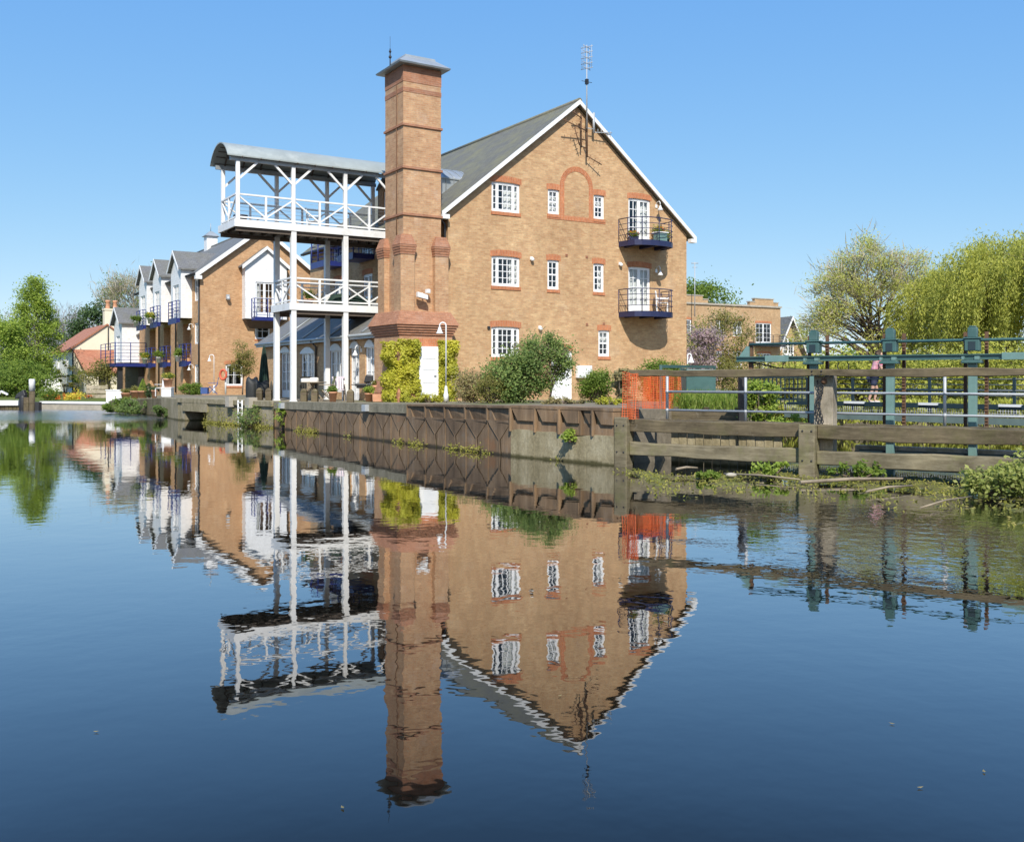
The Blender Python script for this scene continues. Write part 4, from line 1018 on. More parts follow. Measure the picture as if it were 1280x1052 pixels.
# ------------------------------------------------------------------ quay walls
def QM(v_from, v_to):
    a = Vector((QU(v_from), v_from)); b = Vector((QU(v_to), v_to)); t = (b-a); ln = t.length; t /= ln
    nn = Vector((t.y, -t.x))
    if nn.x > 0: nn = -nn
    return (lambda s, n, z: (a.x+t.x*s+nn.x*n, a.y+t.y*s+nn.y*n, z)), ln
qw = thing('sheet_pile_wall', 'rusty brown steel sheet pile river wall with triangular pans', 'wall', (-5,-4,0), True)
M, ln = QM(4.2, -11.76); NP = 15; pw = ln/NP
b_ = MB(); rows = MB()
for i in range(NP):
    s0, s1 = i*pw, (i+1)*pw; sm = (s0+s1)/2; vm = 4.2-sm
    zt = QZ(vm)-.24 if i < 10 else QZ(vm)-.36
    zb = -.6; zp = .36; k = .022; g = .075
    b_.face([M(s0+k,0,zt),M(sm-k,0,zp),M(sm-k+.10,0,zb),M(s0+k,0,zb)]); b_.face([M(s1-k,0,zt),M(s1-k,0,zb),M(sm+k+.12,0,zb),M(sm+k,0,zp)])
    b_.face([M(s0+k,.04,zt),M(s1-k,.01,zt),M(sm+k,.02,zp),M(sm-k,.028,zp)])
    b_.face([M(s0+k,0,zt),M(s0+k,.04,zt),M(sm-k,.028,zp),M(sm-k,0,zp)]); b_.face([M(s1-k,0,zt),M(sm+k,0,zp),M(sm+k,.02,zp),M(s1-k,.01,zt)])
    b_.face([M(sm-k,.028,zp),M(sm+k,.02,zp),M(sm+k+.12,.015,zb),M(sm-k+.1,.025,zb)]); b_.face([M(sm-k,0,zp),M(sm-k,.028,zp),M(sm-k+.1,.025,zb),M(sm-k+.1,0,zb)])
    b_.mbox(M, s0-k*.7, s0+k*.7, -.05, .022, zb, zt)
    if i >= 10:
        z0, z1 = zt+.004, QZ(vm)-.03
        rows.face([M(s0+k,.015,z0),M(s0+.3*pw,.015,z0),M(s0+.12*pw,.015,z1),M(s0+k,.015,z1)]); rows.face([M(s0+.12*pw,.015,z1),M(s0+.3*pw,-.05,z0),M(s1-k,-.05,z0),M(s1-k,-.05,z1)])
        rows.face([M(s0+.12*pw,.015,z1),M(s0+.3*pw,.015,z0),M(s0+.3*pw,-.05,z0)]); rows.mbox(M, s0-k*1.2, s0+k*1.2, -.05, .05, z0, z1); rows.mbox(M, s0, s1, -.06, .03, z0-.03, z0+.02)
b_.mbox(M, 0, ln, -.25, -.12, -.6, .93)
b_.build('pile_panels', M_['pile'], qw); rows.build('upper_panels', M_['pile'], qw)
c = MB(); cs_ = MB()
for i in range(15):
    s0, s1 = i*pw, (i+1)*pw; vm = 4.2-(s0+s1)/2
    za, zb_ = QZ(4.2-s0), QZ(4.2-s1)
    lo = .245 if i < 10 else .035
    p = .06 if i < 10 else .05
    (c if i < 10 else cs_).hexa([M(s0+.004,-.5,za-lo),M(s1-.004,-.5,zb_-lo),M(s1-.004,p,zb_-lo),M(s0+.004,p,za-lo),M(s0+.004,-.5,za+.02),M(s1-.004,-.5,zb_+.02),M(s1-.004,p,zb_+.02),M(s0+.004,p,za+.02)])
c.build('coping', M_['coping'], qw)
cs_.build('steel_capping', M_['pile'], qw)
for s in (1.0, 8.1):
    m = MB(); m.mbox(M, s-.12, s+.12, .06, .2, QZ(4.2-s)-.22, QZ(4.2-s)-.02); m.build('mooring_bracket', M_['galv'], qw)
q2 = thing('concrete_river_wall', 'pale stained concrete river wall topped by brown steel plates', 'wall', (-4.4,-13.4,0), True)
M, ln = QM(-11.76, -15.1)
c = MB(); n_ = 12
for i in range(n_):
    s0, s1 = ln*i/n_, ln*(i+1)/n_; j0, j1 = [.62+.03*math.sin(7.1*k)+.02*math.sin(17*k) for k in (i/n_, (i+1)/n_)]
    c.hexa([M(s0,-.6,-.6),M(s1,-.6,-.6),M(s1,.05+.01*math.sin(i),-.6),M(s0,.05,-.6),M(s0,-.6,j0),M(s1,-.6,j1),M(s1,.03,j1),M(s0,.03,j0)])
c.build('concrete_face', M_['concrete'], q2)
c = MB(); xs = [0,.86,1.7,2.35,2.75,ln]
for i in range(5):
    s0, s1 = xs[i]+.015, xs[i+1]-.015; o = (.02,.0,.03,-.03,.01)[i]
    c.hexa([M(s0,-.2,.60),M(s1,-.2,.60),M(s1,o,.60),M(s0,o,.60),M(s0,-.2,.86),M(s1,-.2,.86),M(s1,o-.02,.86),M(s0,o-.02,.86)])
    c.hexa([M(s0,-.2,.862),M(s1,-.2,.862),M(s1,o+.04,.862),M(s0+.25,o+.04,.862),M(s0,-.2,1.14),M(s1,-.2,1.14),M(s1,o+.04,1.14),M(s0+.05,o+.04,1.14)])
    c.mbox(M, s0-.03, s0+.01, -.1, o+.07, .6, 1.15)
c.mbox(M, 0, ln, -.6, -.21, .58, 1.15)
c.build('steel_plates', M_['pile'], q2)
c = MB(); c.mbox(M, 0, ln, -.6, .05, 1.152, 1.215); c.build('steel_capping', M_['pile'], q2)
# old wall further along the river
q3 = thing('stone_river_wall', 'old mossy stone river wall with a dark culvert mouth and white ladder', 'wall', (-14,43,0), False)
def PM(a, b):
    a = Vector(a[:2]); b = Vector(b[:2]); t = (b-a); ln = t.length; t /= ln; nn = Vector((t.y,-t.x))
    if nn.y > 0: nn = -nn
    return (lambda s, n, z: (a.x+t.x*s+nn.x*n, a.y+t.y*s+nn.y*n, z)), ln
p1 = W(-5.1, 4.25); M, ln = PM((Q2[0],Q2[1]), (p1.x,p1.y))
BASE[q3.name] = Vector((-14,43,0))
c = MB(); c.wall(M, [(0,-.6),(ln,-.6),(ln,.8),(0,.8)], [(.7,-.6,3.0,.42)], 1.2); c.build('wall_face', M_['moss_wall'], q3)
c = MB(); c.mbox(M, -.1, ln, -1.6, .08, .801, .985); c.mbox(M, .5,3.2,.003,.07,.43,.8); c.build('coping', M_['moss_wall'], q3)
for s in (5.6, 7.4):
    m = MB(); m.mbox(M, s-.18, s+.18, -.1, .25, .72, 1.12); m.build('stone_block', M_['stone'], q3)
M2, ln2 = PM((Q1[0],Q1[1]), (Q2[0],Q2[1])); c = MB(); c.mbox(M2, 0, ln2, -.5, .02, -.6, .93); c.build('wall_face', M_['moss_wall'], q3)
M3, ln3 = PM((Q0[0],Q0[1]), (Q1[0],Q1[1])); c = MB(); c.hexa([M3(0,-.5,-.6),M3(ln3,-.5,-.6),M3(ln3,0,-.6),M3(0,0,-.6),M3(0,-.5,.53),M3(ln3,-.5,.93),M3(ln3,0,.93),M3(0,0,.53)]); c.build('wall_face', M_['moss_wall'], q3)
s = 6.35; c = MB(); c.tube([M(s,.12,-.3),M(s,.12,1.0)], .028, 6); c.tube([M(s+.36,.12,-.3),M(s+.36,.12,1.0)], .028, 6)
for i in range(6): c.tube([M(s,.12,-.1+i*.2),M(s+.36,.12,-.1+i*.2)], .022, 6)
c.build('ladder', M_['white'], q3)
# lawn wall, lock gate and mooring post
lw = thing('lawn_wall', 'low buff wall with white coping along the lawn edge', 'wall', (-26,59.2,0)); BASE[lw.name] = Vector((-26,59.2,0))
M, ln = PM((-28.6,59.9), (-24.0,58.4)); c = MB(); c.mbox(M, 0, ln, -.3, .04, -.6, .34); c.build('wall_face', M_['render_cream'] if False else M_['stone'], lw)
c = MB(); c.mbox(M, -.05, ln, -.32, .1, .341, .47); c.build('coping', M_['white'], lw)
mp = thing('mooring_post', 'thick brown mooring post with a broad white top in the water', 'post', at(40, 57.5, 0)); m = MB(); m.lathe((0,0,0), [(.165,-1),(.165,1.12)], 16); m.build('shaft', M_['old_timber'], mp); m = MB(); m.lathe((0,0,0), [(.17,1.121),(.17,1.78),(.15,1.82)], 16); m.build('white_top', M_['white'], mp)
lg = thing('lock_gate', 'dark timber lock gate with a white topped balance beam at the left edge', 'gate', at(14, 58.5, 0)); m = MB()
for i in range(8): m.box(-1.3+i*.24, -.08, -.8, -1.08+i*.24, .08, .25)
m.box(.9,-.2,-.8,1.2,.2,.6); m.build('gate_leaf', M_['old_timber'], lg); m = MB(); m.box(-1.6,-.2,.26,.6,.2,.55); m.bar((-1.0,0,.55),(-.6,0,1.1),.1); m.bar((-.6,0,1.1),(-.2,0,.9),.1); m.build('balance_beam', M_['white'], lg)
pg = thing('paddle_gear', 'black hooded lock paddle gear on a stub post beside the white topped mooring post', 'lock gear', at(29, 58, 0)); m = MB(); m.lathe((0,0,0), [(.3,-1),(.3,.9),(.26,1.0)], 12); m.build('stub_post', M_['dark'], pg); m = MB(); m.hexa([(-.6,-.25,.75),(.3,-.25,1.0),(.3,.25,1.0),(-.6,.25,.75),(-.45,-.2,1.1),(.1,-.2,1.42),(.1,.2,1.42),(-.45,.2,1.1)]); m.build('hood', M_['dark'], pg, .06); pg.scale = (.75,.75,.85)
for x, wd, h, lab in ((34.5,.3,.75,'short grey timber stub between paddle gear and white topped post'),(46,.42,.48,'squat black fender block right of the white topped post')):
    tg = MB(); tg.box(-wd/2,-.2,-.8,wd/2,.2,h); tag(tg.build('timber_stub' if 'stub' in lab else 'fender_block', M_['old_timber' if 'stub' in lab else 'dark'], None, .03, at(x,57.7,0)*1.0 if False else None), lab, 'post').location = at(x,57.7,0)
# ------------------------------------------------------------------ weir: timber fence
FA = Vector((2.359, 20.91)); FT = Vector((.8315, -.5555)); FN = Vector((-.5555, -.8315))
def FM(s, n, z): return (FA.x+FT.x*s+FN.x*n, FA.y+FT.y*s+FN.y*n, z)
def fs(x, n):
    a = (x-640)/FPX; px, py = FA.x+FN.x*n, FA.y+FN.y*n
    return (a*py-px)/(FT.x-a*FT.y)
def wthing(name, label, cat, p):
    t = thing(name, label, cat, p); BASE[t.name] = Vector(p); return t
tf = wthing('timber_fence', 'weathered grey brown timber beams and piles of the old weir fence in the water', 'fence', FM(0,0,0))
def sag_beam(m, s0, s1, n0, n1, z0, z1, seg=8, amp=.012):
    seg = max(6, int((s1-s0)*4)); i0 = len(m.v); c = .012
    f = lambda s: amp*math.sin(s*1.9)+amp*.5*math.sin(s*5.3+z0*9)+.003*math.sin(s*17+z0*30)
    for i in range(seg+1):
        a = s0+(s1-s0)*i/seg; lo, hi = z0+f(a), z1+f(a+1)
        for n, z in ((n0,lo+c),(n0+c,lo),(n1-c,lo),(n1,lo+c),(n1,hi-c),(n1-c,hi),(n0+c,hi),(n0,hi-c)): m.v.append(FM(a,n,z))
    for i in range(seg):
        for k in range(8): k2 = (k+1)%8; m.f.append((i0+i*8+k,i0+i*8+k2,i0+(i+1)*8+k2,i0+(i+1)*8+k)); m.sm.append(False)
    m.f.append(tuple(i0+k for k in reversed(range(8)))); m.sm.append(False); m.f.append(tuple(i0+seg*8+k for k in range(8))); m.sm.append(False)
def fpart(name, fn, mat, bev=.012): m = MB(); fn(m); return m.build(name, mat, tf, bev)
S2 = 3.97
fpart('pile', lambda m: m.mbox(FM, -.15,.15,-.16,.14,-1.2,1.03), M_['mossy_timber'], .02)
fpart('pile', lambda m: m.mbox(FM, S2-.18,S2+.13,-.16,.16,-1.2,.98), M_['mossy_timber'], .02)
fpart('pile', lambda m: m.mbox(FM, 8.6,8.9,-.16,.16,-1.2,1.0), M_['old_timber'], .02)
fpart('tall_post', lambda m: m.mbox(FM, S2+.0,S2+.36,-.52,-.22,.2,1.90), M_['pale_timber'], .015)
fpart('tall_post', lambda m: m.mbox(FM, 9.0,9.36,-.52,-.22,.2,1.90), M_['pale_timber'], .015)
fpart('top_rail', lambda m: sag_beam(m, .12, 13, -.22, -.04, 1.885, 2.03), M_['old_timber'], 0)
fpart('deck_beam', lambda m: sag_beam(m, .16, S2-.19, -.3, .0, .72, .985), M_['old_timber'], .015)
fpart('deck_beam', lambda m: sag_beam(m, S2+.14, 13, -.3, .02, .70, .975), M_['old_timber'], .015)
fpart('low_beam', lambda m: sag_beam(m, .16, S2-.19, -.2, .03, .23, .50), M_['mossy_timber'], .015)
fpart('low_beam', lambda m: sag_beam(m, S2+.14, 13, -.2, .05, .22, .49), M_['mossy_timber'], .015)
fpart('walkway_planks', lambda m: [m.mbox(FM, .1+i*.2,.285+i*.2,-.52,-.31,.93+.006*math.sin(i*2.3),.99+.006*math.sin(i*2.3)) for i in range(60) if abs(.1+i*.2-S2-.1) > .3], M_['old_timber'], 0)
fpart('back_boards', lambda m: [m.mbox(FM, .6+i*.19,.775+i*.19,-1.13+.01*(i%2),-1.1+.01*(i%2),-.4,.8) for i in range(13)], M_['concrete'], .006)
fpart('brace', lambda m: m.bar(FM(.7,-1.2,.9),FM(1.5,-1.25,.3),.1), M_['old_timber'])
fpart('inner_beam', lambda m: m.mbox(FM, S2+.5,13,-1.38,-1.26,.36,.54), M_['pale_timber'])
m = MB()
for s in (-.08,.08,S2-.1,S2+.07):
    for z in (.86,.3): 
        a = Vector(FM(s,.16 if s>1 else .14,z)); m.sphere(a, .02, 8, 5)
for s in (S2+.02,S2+.2): 
    for z in (1.92,1.99): m.sphere(FM(s,-.035,z), .018, 8, 5)
m.build('bolt_heads', M_['dark'], tf)
# chain hanging on the tall post
chn = wthing('chain', 'dark rusty chain hung down the pale tall post of the weir fence', 'chain', FM(S2,-.1,1.8)); m = MB()
def link(m, c, ax):
    pts = []
    for k in range(9):
        t = 2*math.pi*k/8; s_, z_ = .022*math.sin(t), .038*math.cos(t)
        pts.append(FM(c[0]+(s_ if ax else 0), c[1]+(0 if ax else s_), c[2]+z_))
    m.tube(pts, .009, 5, False)
for st in range(2):
    for i in range(16-2*st): link(m, (S2+.08+.07*st+.03*math.sin(i*.5+st), -.19+.02*(i%2), 1.78-i*.055-.03*st), i % 2)
m.build('links', M_['dark'], chn); m = MB(); m.sphere(FM(S2+.2,-.19,1.8), .06, 10, 8); m.build('padlock', M_['rust'], chn)
# galvanised hand rail
gr = wthing('hand_rail', 'thin galvanised tube hand rail on the walkway behind the timber beams', 'railing', FM(1,-.5,1)); m = MB()
m.tube([FM(fs(836,-.62),-.62,1.57),FM(13,-.62,1.57)], .026, 8); m.tube([FM(fs(836,-.62),-.62,1.18),FM(13,-.62,1.18)], .024, 8); m.build('rail', M_['galv'], gr)
for x in (834,932,1181): 
    s = fs(x,-.62); m = MB(); m.tube([FM(s,-.62,.95),FM(s,-.62,1.97)], .03, 8); m.sphere(FM(s,-.62,1.57), .042, 8, 6); m.sphere(FM(s,-.62,1.18), .042, 8, 6); m.build('post', M_['galv'], gr)
# sluice gear
GN = -1.15
sg = wthing('sluice_gear', 'green iron sluice frame with three posts, long beam, rod and rusty racks', 'sluice gate', FM(5,GN,0))
def gs_(x): return fs(x, GN)
def GM(s, n, z): return FM(s, GN+n, z)
for x in (1017.5,1113,1216):
    s = gs_(x)
    m = MB(); m.mbox(GM, s-.072,s+.072,-.07,.07,-.8,2.2); m.build('post', M_['teal_light'], sg, .008)
    m = MB(); m.mbox(GM, s-.125,s+.125,-.12,.11,2.36,2.58); m.mbox(GM, s-.15,s+.15,-.14,.13,2.581,2.61); m.mbox(GM, s-.08,s+.08,-.08,.08,2.611,2.79); m.mbox(GM, s-.06,s+.06,-.06,.06,2.791,2.82); m.mbox(GM, s-.17,s+.17,-.1,.19,2.13,2.19); hd = m.build('gear_housing', M_['teal'], sg, .012)
    m = MB(); m.mbox(GM, s-.06,s+.06,.111,.12,2.37,2.53); m.build('shaded_hole', M_['teal_dark'], hd)  # dark-painted plate standing in for the shade inside the housing's square hole
    m = MB(); m.mbox(GM, s-.17,s-.13,.0,.15,2.201,2.26); m.mbox(GM, s+.05,s+.13,.0,.15,2.201,2.26); m.build('bearing', M_['teal_light'], hd)
    for d in (-.16,.2):
        m = MB(); m.mbox(GM, s+d-.03,s+d+.03,-.26,-.2,.6,2.72)
        for i in range(26): m.mbox(GM, s+d-.03,s+d+.03,-.2,-.18,1.0+i*.06,1.03+i*.06)
        m.build('rack', M_['rust'], sg)
s0 = gs_(921); m = MB(); m.mbox(GM, s0,13,-.1,.06,2.285,2.305); m.mbox(GM, s0,13,-.1,.08,2.2,2.215); m.mbox(GM, s0,13,-.05,.02,2.215,2.285); m.build('long_beam', M_['teal'], sg)
for x0, x1 in ((958,987),(1253,1285)): m = MB(); m.mbox(GM, gs_(x0),gs_(x1),.0,.1,2.19,2.32); m.build('cover_plate', M_['teal_light'], sg, .006)
s1 = gs_(937); m = MB(); m.tube([GM(s1,0,2.56),GM(13,0,2.56)], .028, 8); m.build('rod', M_['teal'], sg)
m = MB(); m.hexa([GM(s0+.06,-.03,2.306),GM(s1,-.03,2.306),GM(s1,.03,2.306),GM(s0+.06,.03,2.306),GM(s1-.06,-.03,2.52),GM(s1,-.03,2.52),GM(s1,.03,2.52),GM(s1-.06,.03,2.52)]); m.build('bracket', M_['teal_light'], sg)
m = MB(); m.mbox(GM, s1-.03,s1+.05,-.1,-.02,2.0,2.62); m.build('rack', M_['rust'], sg)
m = MB()
m.tube([GM(s0+.3,0,2.19),GM(s0+.9,-.1,2.06),GM(s0+1.6,-.1,2.02),GM(13,-.1,2.02)], .016, 6)
for i in range(5): m.tube([GM(s0+.45+i*.25,-.1,2.19),GM(s0+.45+i*.25,-.1,2.05)], .01, 5)
sc_ = gs_(1054); m.tube([GM(sc_+.11*math.cos(t),0,2.09+.11*math.sin(t)) for t in np.linspace(2.4,7.0,16)], .012, 5); m.build('wire_guard', M_['dark'], sg)
m = MB()
for z in (.15, .4): m.mbox(GM, S2+.6, 13, -.15,-.05, z-.06, z+.06)
m.build('sluice_paddle', M_['teal_dark'], sg)
# far walkway over the weir
wk = wthing('weir_walkway', 'dark green footbridge over the weir with wire mesh sides and white edge strips', 'footbridge', at(1130,28,1.1))
WA, WB = at(983,31.5,0), at(1330,25.0,0); Mw, lw_ = PM((WA.x,WA.y),(WB.x,WB.y))
def ws(x, n=0):
    a = (x-640)/FPX; p, q = Vector(Mw(0,n,0)), Vector(Mw(1,n,0)); t = q-p
    return (a*p.y-p.x)/(t.x-a*t.y)
m = MB(); m.mbox(Mw, 0,lw_,-1.3,.05,1.02,1.1); m.build('deck', M_['teal_dark'], wk)
m = MB(); m.mbox(Mw, 0,lw_,.051,.12,.62,.80); m.build('edge_beam', m_plain('edge_beam_paint', (.15,.20,.175), .6, .2, 3), wk)
m = MB(); wht = MB()
edges = [1000,1057,1084,1150,1176,1250,1280,1330]
for i in range(len(edges)-1):
    a, b = ws(edges[i]), ws(edges[i+1])
    if i % 2 == 0: m.mbox(Mw, a,b,.06,.14,1.02,1.16)
    wht.mbox(Mw, a,b,.06,.1,1.10 if i%2 else 1.161,1.17 if i%2 else 1.165) if i%2 else None
wht.build('white_strip', M_['white'], wk); m.build('edge_blocks', M_['teal_dark'], wk)
m = MB()
for z, r in ((1.38,.012),(1.52,.035),(1.68,.012),(1.83,.022)): m.tube([Mw(0,.0,z),Mw(lw_,.0,z)], r, 6); m.tube([Mw(0,-1.25,z),Mw(lw_,-1.25,z)], r, 6)
for x in (1010,1066,1162,1268): m.mbox(Mw, ws(x)-.035,ws(x)+.035,-.03,.03,.9,1.88)
m.build('railing', M_['teal_dark'], wk)
m = MB()
for i in range(int(lw_/.07)): m.tube([Mw(i*.07,.09,.8),Mw(i*.07,.09,1.02)], .006, 4)
for z in (.84,.91,.98): m.tube([Mw(0,.09,z),Mw(lw_,.09,z)], .006, 4)
m.build('wire_mesh', M_['galv'], wk)
# picket railing at the near end of the footbridge
pk = wthing('picket_railing', 'dark picket railing where the footbridge meets the bank', 'railing', at(965,32,1)); m = MB(); pa, pb = at(935,33,0), at(1008,31.6,0); Mp, lp = PM((pa.x,pa.y),(pb.x,pb.y))
for i in range(15): m.mbox(Mp, i*lp/14-.015,i*lp/14+.015,-.02,.02,1.0,1.9)
for z in (1.15,1.5,1.86): m.mbox(Mp, 0,lp,-.025,.025,z,z+.05)
m.build('pickets', M_['teal_dark'], pk)

# person on the footbridge
pw_ = Mw(ws(1091,-.6),-.6,1.1)
person = bpy.data.objects.new('person', None); COL.objects.link(person); person.location = pw_
tag(person, 'person in a red and white checked shirt and dark shorts crossing the footbridge', 'person'); BASE[person.name] = Vector((0,0,0))
def skinned(name, verts, edges, radii, mat, parent, root=0, sub=2):
    me = bpy.data.meshes.new(name); me.from_pydata(verts, edges, []); me.materials.append(mat)
    o = bpy.data.objects.new(name, me); COL.objects.link(o); o.parent = parent
    md = o.modifiers.new('skin', 'SKIN'); md.use_smooth_shade = True
    for i, r in enumerate(radii):
        v = me.skin_vertices[0].data[i]; v.radius = r if hasattr(r, '__len__') else (r, r); v.use_root = (i == root)
    s = o.modifiers.new('sub', 'SUBSURF'); s.levels = sub; s.render_levels = sub
    return o
V=[];E=[];RR=[]
def jv(p, r, frm=None):
    V.append(p); RR.append(r)
    if frm is not None: E.append((frm, len(V)-1))
    return len(V)-1
pel = jv((0,0,.80),(.13,.105)); wa = jv((.03,0,.95),(.12,.10),pel); chs = jv((.10,0,1.14),(.14,.11),wa); shd = jv((.14,0,1.25),(.12,.09),chs)
nk = jv((.18,0,1.34),.05,shd); hd0 = jv((.21,0,1.42),(.07,.075),nk); hd1 = jv((.215,0,1.50),(.082,.09),hd0); hd2 = jv((.21,0,1.57),(.06,.065),hd1)
nose = jv((.30,0,1.47),.014,hd1)
for sy in (-1,1):
    hip = jv((0,sy*.09,.74),.085,pel); kn = jv((.06+sy*.1,sy*.095,.44),.055,hip); an = jv((.0+sy*.12-.04,sy*.095,.09),.036,kn); toe = jv((.14+sy*.12,sy*.1,.035),.032,an)
    sh = jv((.13,sy*.18,1.24),.055,shd); el = jv((.22+.03*sy,sy*.22,1.02),.042,sh); wr = jv((.40,sy*.19,.95),.03,el); pm = jv((.46,sy*.18,.94),(.032,.018),wr)
    for k in range(4):
        l = (.07,.08,.075,.055)[k]; y = sy*(.155+.017*k); b1 = jv((.49,y,.94),.009,pm); jv((.49+l*.6,y,.925),.0085,b1) ; jv((.49+l*.8,y,.90),.008,len(V)-1)
    th = jv((.45,sy*.145,.935),.010,pm); jv((.475,sy*.13,.92),.009,th)
skinned('body', V, E, RR, M_['skin'], person)
def m_plaid():
    n = NT('checked_shirt'); p = n.n('ShaderNodeTexCoord').outputs['Object']
    def wv(d):
        w_ = n.n('ShaderNodeTexWave', Scale=5.5, Distortion=.6, _bands_direction=d); n.l(p, w_.inputs['Vector']); return n.ramp(w_.outputs['Fac'], [(.45,(0,0,0)),(.55,(1,1,1))]).outputs[0]
    c = n.mix(wv('Z'), (.85,.80,.80), (.72,.12,.18)); c = n.mix(wv('Y'), c, n.mix(.5, c, (.55,.15,.25))); n.pbsdf(c, .85); return n.m
V=[];E=[];RR=[]
pel = jv((.01,0,.80),(.15,.12)); wa = jv((.03,0,.95),(.14,.115),pel); chs = jv((.10,0,1.14),(.155,.125),wa); shd = jv((.14,0,1.26),(.135,.10),chs)
for sy in (-1,1): sh = jv((.13,sy*.18,1.25),.07,shd); jv((.19,sy*.21,1.1),.06,sh)
skinned('shirt', V, E, RR, m_plaid(), person)
V=[];E=[];RR=[]
pel = jv((0,0,.80),(.14,.12))
for sy in (-1,1): hip = jv((0,sy*.09,.74),.105,pel); jv((.05+sy*.07,sy*.095,.5),.085,hip)
skinned('shorts', V, E, RR, M_['shorts'], person)
V=[];E=[];RR=[]; h0 = jv((.20,0,1.52),(.092,.098)); h1 = jv((.18,0,1.58),(.08,.085),h0); jv((.15,0,1.46),(.07,.08),h0)
skinned('hair', V, E, RR, M_['hair'], person)
for sy in (-1,1):
    V=[];E=[];RR=[]; a0 = jv((-.05+sy*.12,sy*.095,.05),.045); jv((.14+sy*.12,sy*.1,.04),.038,a0); skinned('shoe', V, E, RR, M_['shoe'], person, 0, 1)

# orange safety netting
def net(name, label, pts, z0, z1, pitch=.055):
    p0 = pts[0]; t = wthing(name, label, 'netting', (p0[0],p0[1],z0)); m = MB()
    P = [Vector((p[0],p[1],0)) for p in pts]; L_ = [0]
    for i in range(len(P)-1): L_.append(L_[-1]+(P[i+1]-P[i]).length)
    def q(s):
        for i in range(len(P)-1):
            if s <= L_[i+1]+1e-6: return P[i].lerp(P[i+1], (s-L_[i])/(L_[i+1]-L_[i]))
        return P[-1]
    ns, nz = int(L_[-1]/pitch), int((z1-z0)/pitch)
    def pt(i, j):
        s = i*pitch; z = z0+j*pitch; a = q(min(s,L_[-1])); f = j/nz
        w_ = .05*math.sin(s*9+f*2)*(1-.3*f)
        return Vector((a.x+w_*.6, a.y+w_*.5, z-.05*abs(math.sin(s*2.2))*f))
    h = .0065
    for i in range(ns+1):
        for j in range(nz):
            a, b = pt(i,j), pt(i,j+1); e = (pt(min(i+1,ns),j)-pt(max(i-1,0),j)).normalized()*h; m.face([a-e,a+e,b+e,b-e])
    for j in range(nz+1):
        for i in range(ns):
            a, b = pt(i,j), pt(i+1,j); e = Vector((0,0,h)); m.face([a-e,b-e,b+e,a+e])
    return m.build('mesh_sheet', M_['orange_paint'], t)
fp = lambda s,n: FM(s,n,0)[:2]
net('safety_netting', 'orange mesh netting bunched at the left end of the timber top rail', [fp(.0,.06),fp(.22,.09),fp(.1,.0),fp(.34,.06),fp(.15,-.05),fp(.4,-.02)], 1.0, 2.0)
net('safety_netting', 'crumpled orange mesh netting stretched on the bank behind the galvanised rail', [at(797,24.2,0)[:2],at(812,24.6,0)[:2],at(822,24.0,0)[:2],at(838,24.3,0)[:2],at(846,23.8,0)[:2],at(852,23.9,0)[:2]], 1.08, 2.0)
net('safety_netting', 'second layer of orange netting sagging beside the thin galvanised post', [at(803,23.2,0)[:2],at(818,23.5,0)[:2],at(829,23.1,0)[:2],at(842,23.3,0)[:2]], 1.05, 1.95)

# teal frame and tank behind the netting, timber panel
tk = wthing('steel_tank', 'teal steel tank standing in long grass behind the orange netting', 'tank', at(872,27,1.1)); m = MB(); c = at(872,27,0); m.box(c.x-.38,c.y-.4,1.5,c.x+.42,c.y+.5,2.1); m.box(c.x-.5,c.y-.48,1.42,c.x+.5,c.y+.58,1.499); m.box(c.x-.2,c.y-.3,1.0,c.x-.08,c.y-.1,1.42); m.box(c.x+.2,c.y-.3,1.0,c.x+.32,c.y-.1,1.42); m.build('body', M_['teal'], tk, .02)
fr = wthing('tube_gate', 'teal square tube gate frame rising above the timber rail behind the netting', 'frame', at(828,26,1.1)); m = MB(); a, b = at(826,26,0), at(893,30,0)
m.bar((a.x,a.y,1.0),(a.x,a.y,2.2),.07); m.bar((a.x,a.y,2.17),(b.x,b.y,2.2),.08); m.bar((b.x,b.y,1.0),(b.x,b.y,2.24),.07); m.bar((a.x+.6,a.y+.5,2.1),(b.x,b.y,2.1),.04); m.build('tubes', M_['teal'], fr)
tp = wthing('low_fence', 'brown timber board panel on the bank behind the galvanised rail', 'panel', at(885,22.5,1)); m = MB(); a, b = at(838,22.7,0), at(926,21.9,0); Mt, lt = PM((a.x,a.y),(b.x,b.y))
for i in range(3): m.mbox(Mt, 0,lt,-.06,.0,.7+i*.15,.845+i*.15)
m.build('boards', M_['old_timber'], tp, .006); m = MB(); 
for s in (.1,lt/2,lt-.1): m.mbox(Mt, s-.05,s+.05,-.14,-.061,.4,1.2)
m.build('stakes', M_['old_timber'], tp)
gp_ = wthing('gate_post', 'black square steel post beside the ivy at the sluice end', 'post', at(927,22,1)); m = MB(); c = at(927,21.5,0); m.box(c.x-.07,c.y-.07,.9,c.x+.07,c.y+.07,2.0); m.box(c.x-.09,c.y-.09,2.0,c.x+.09,c.y+.09,2.03); m.build('post_tube', M_['dark'], gp_)

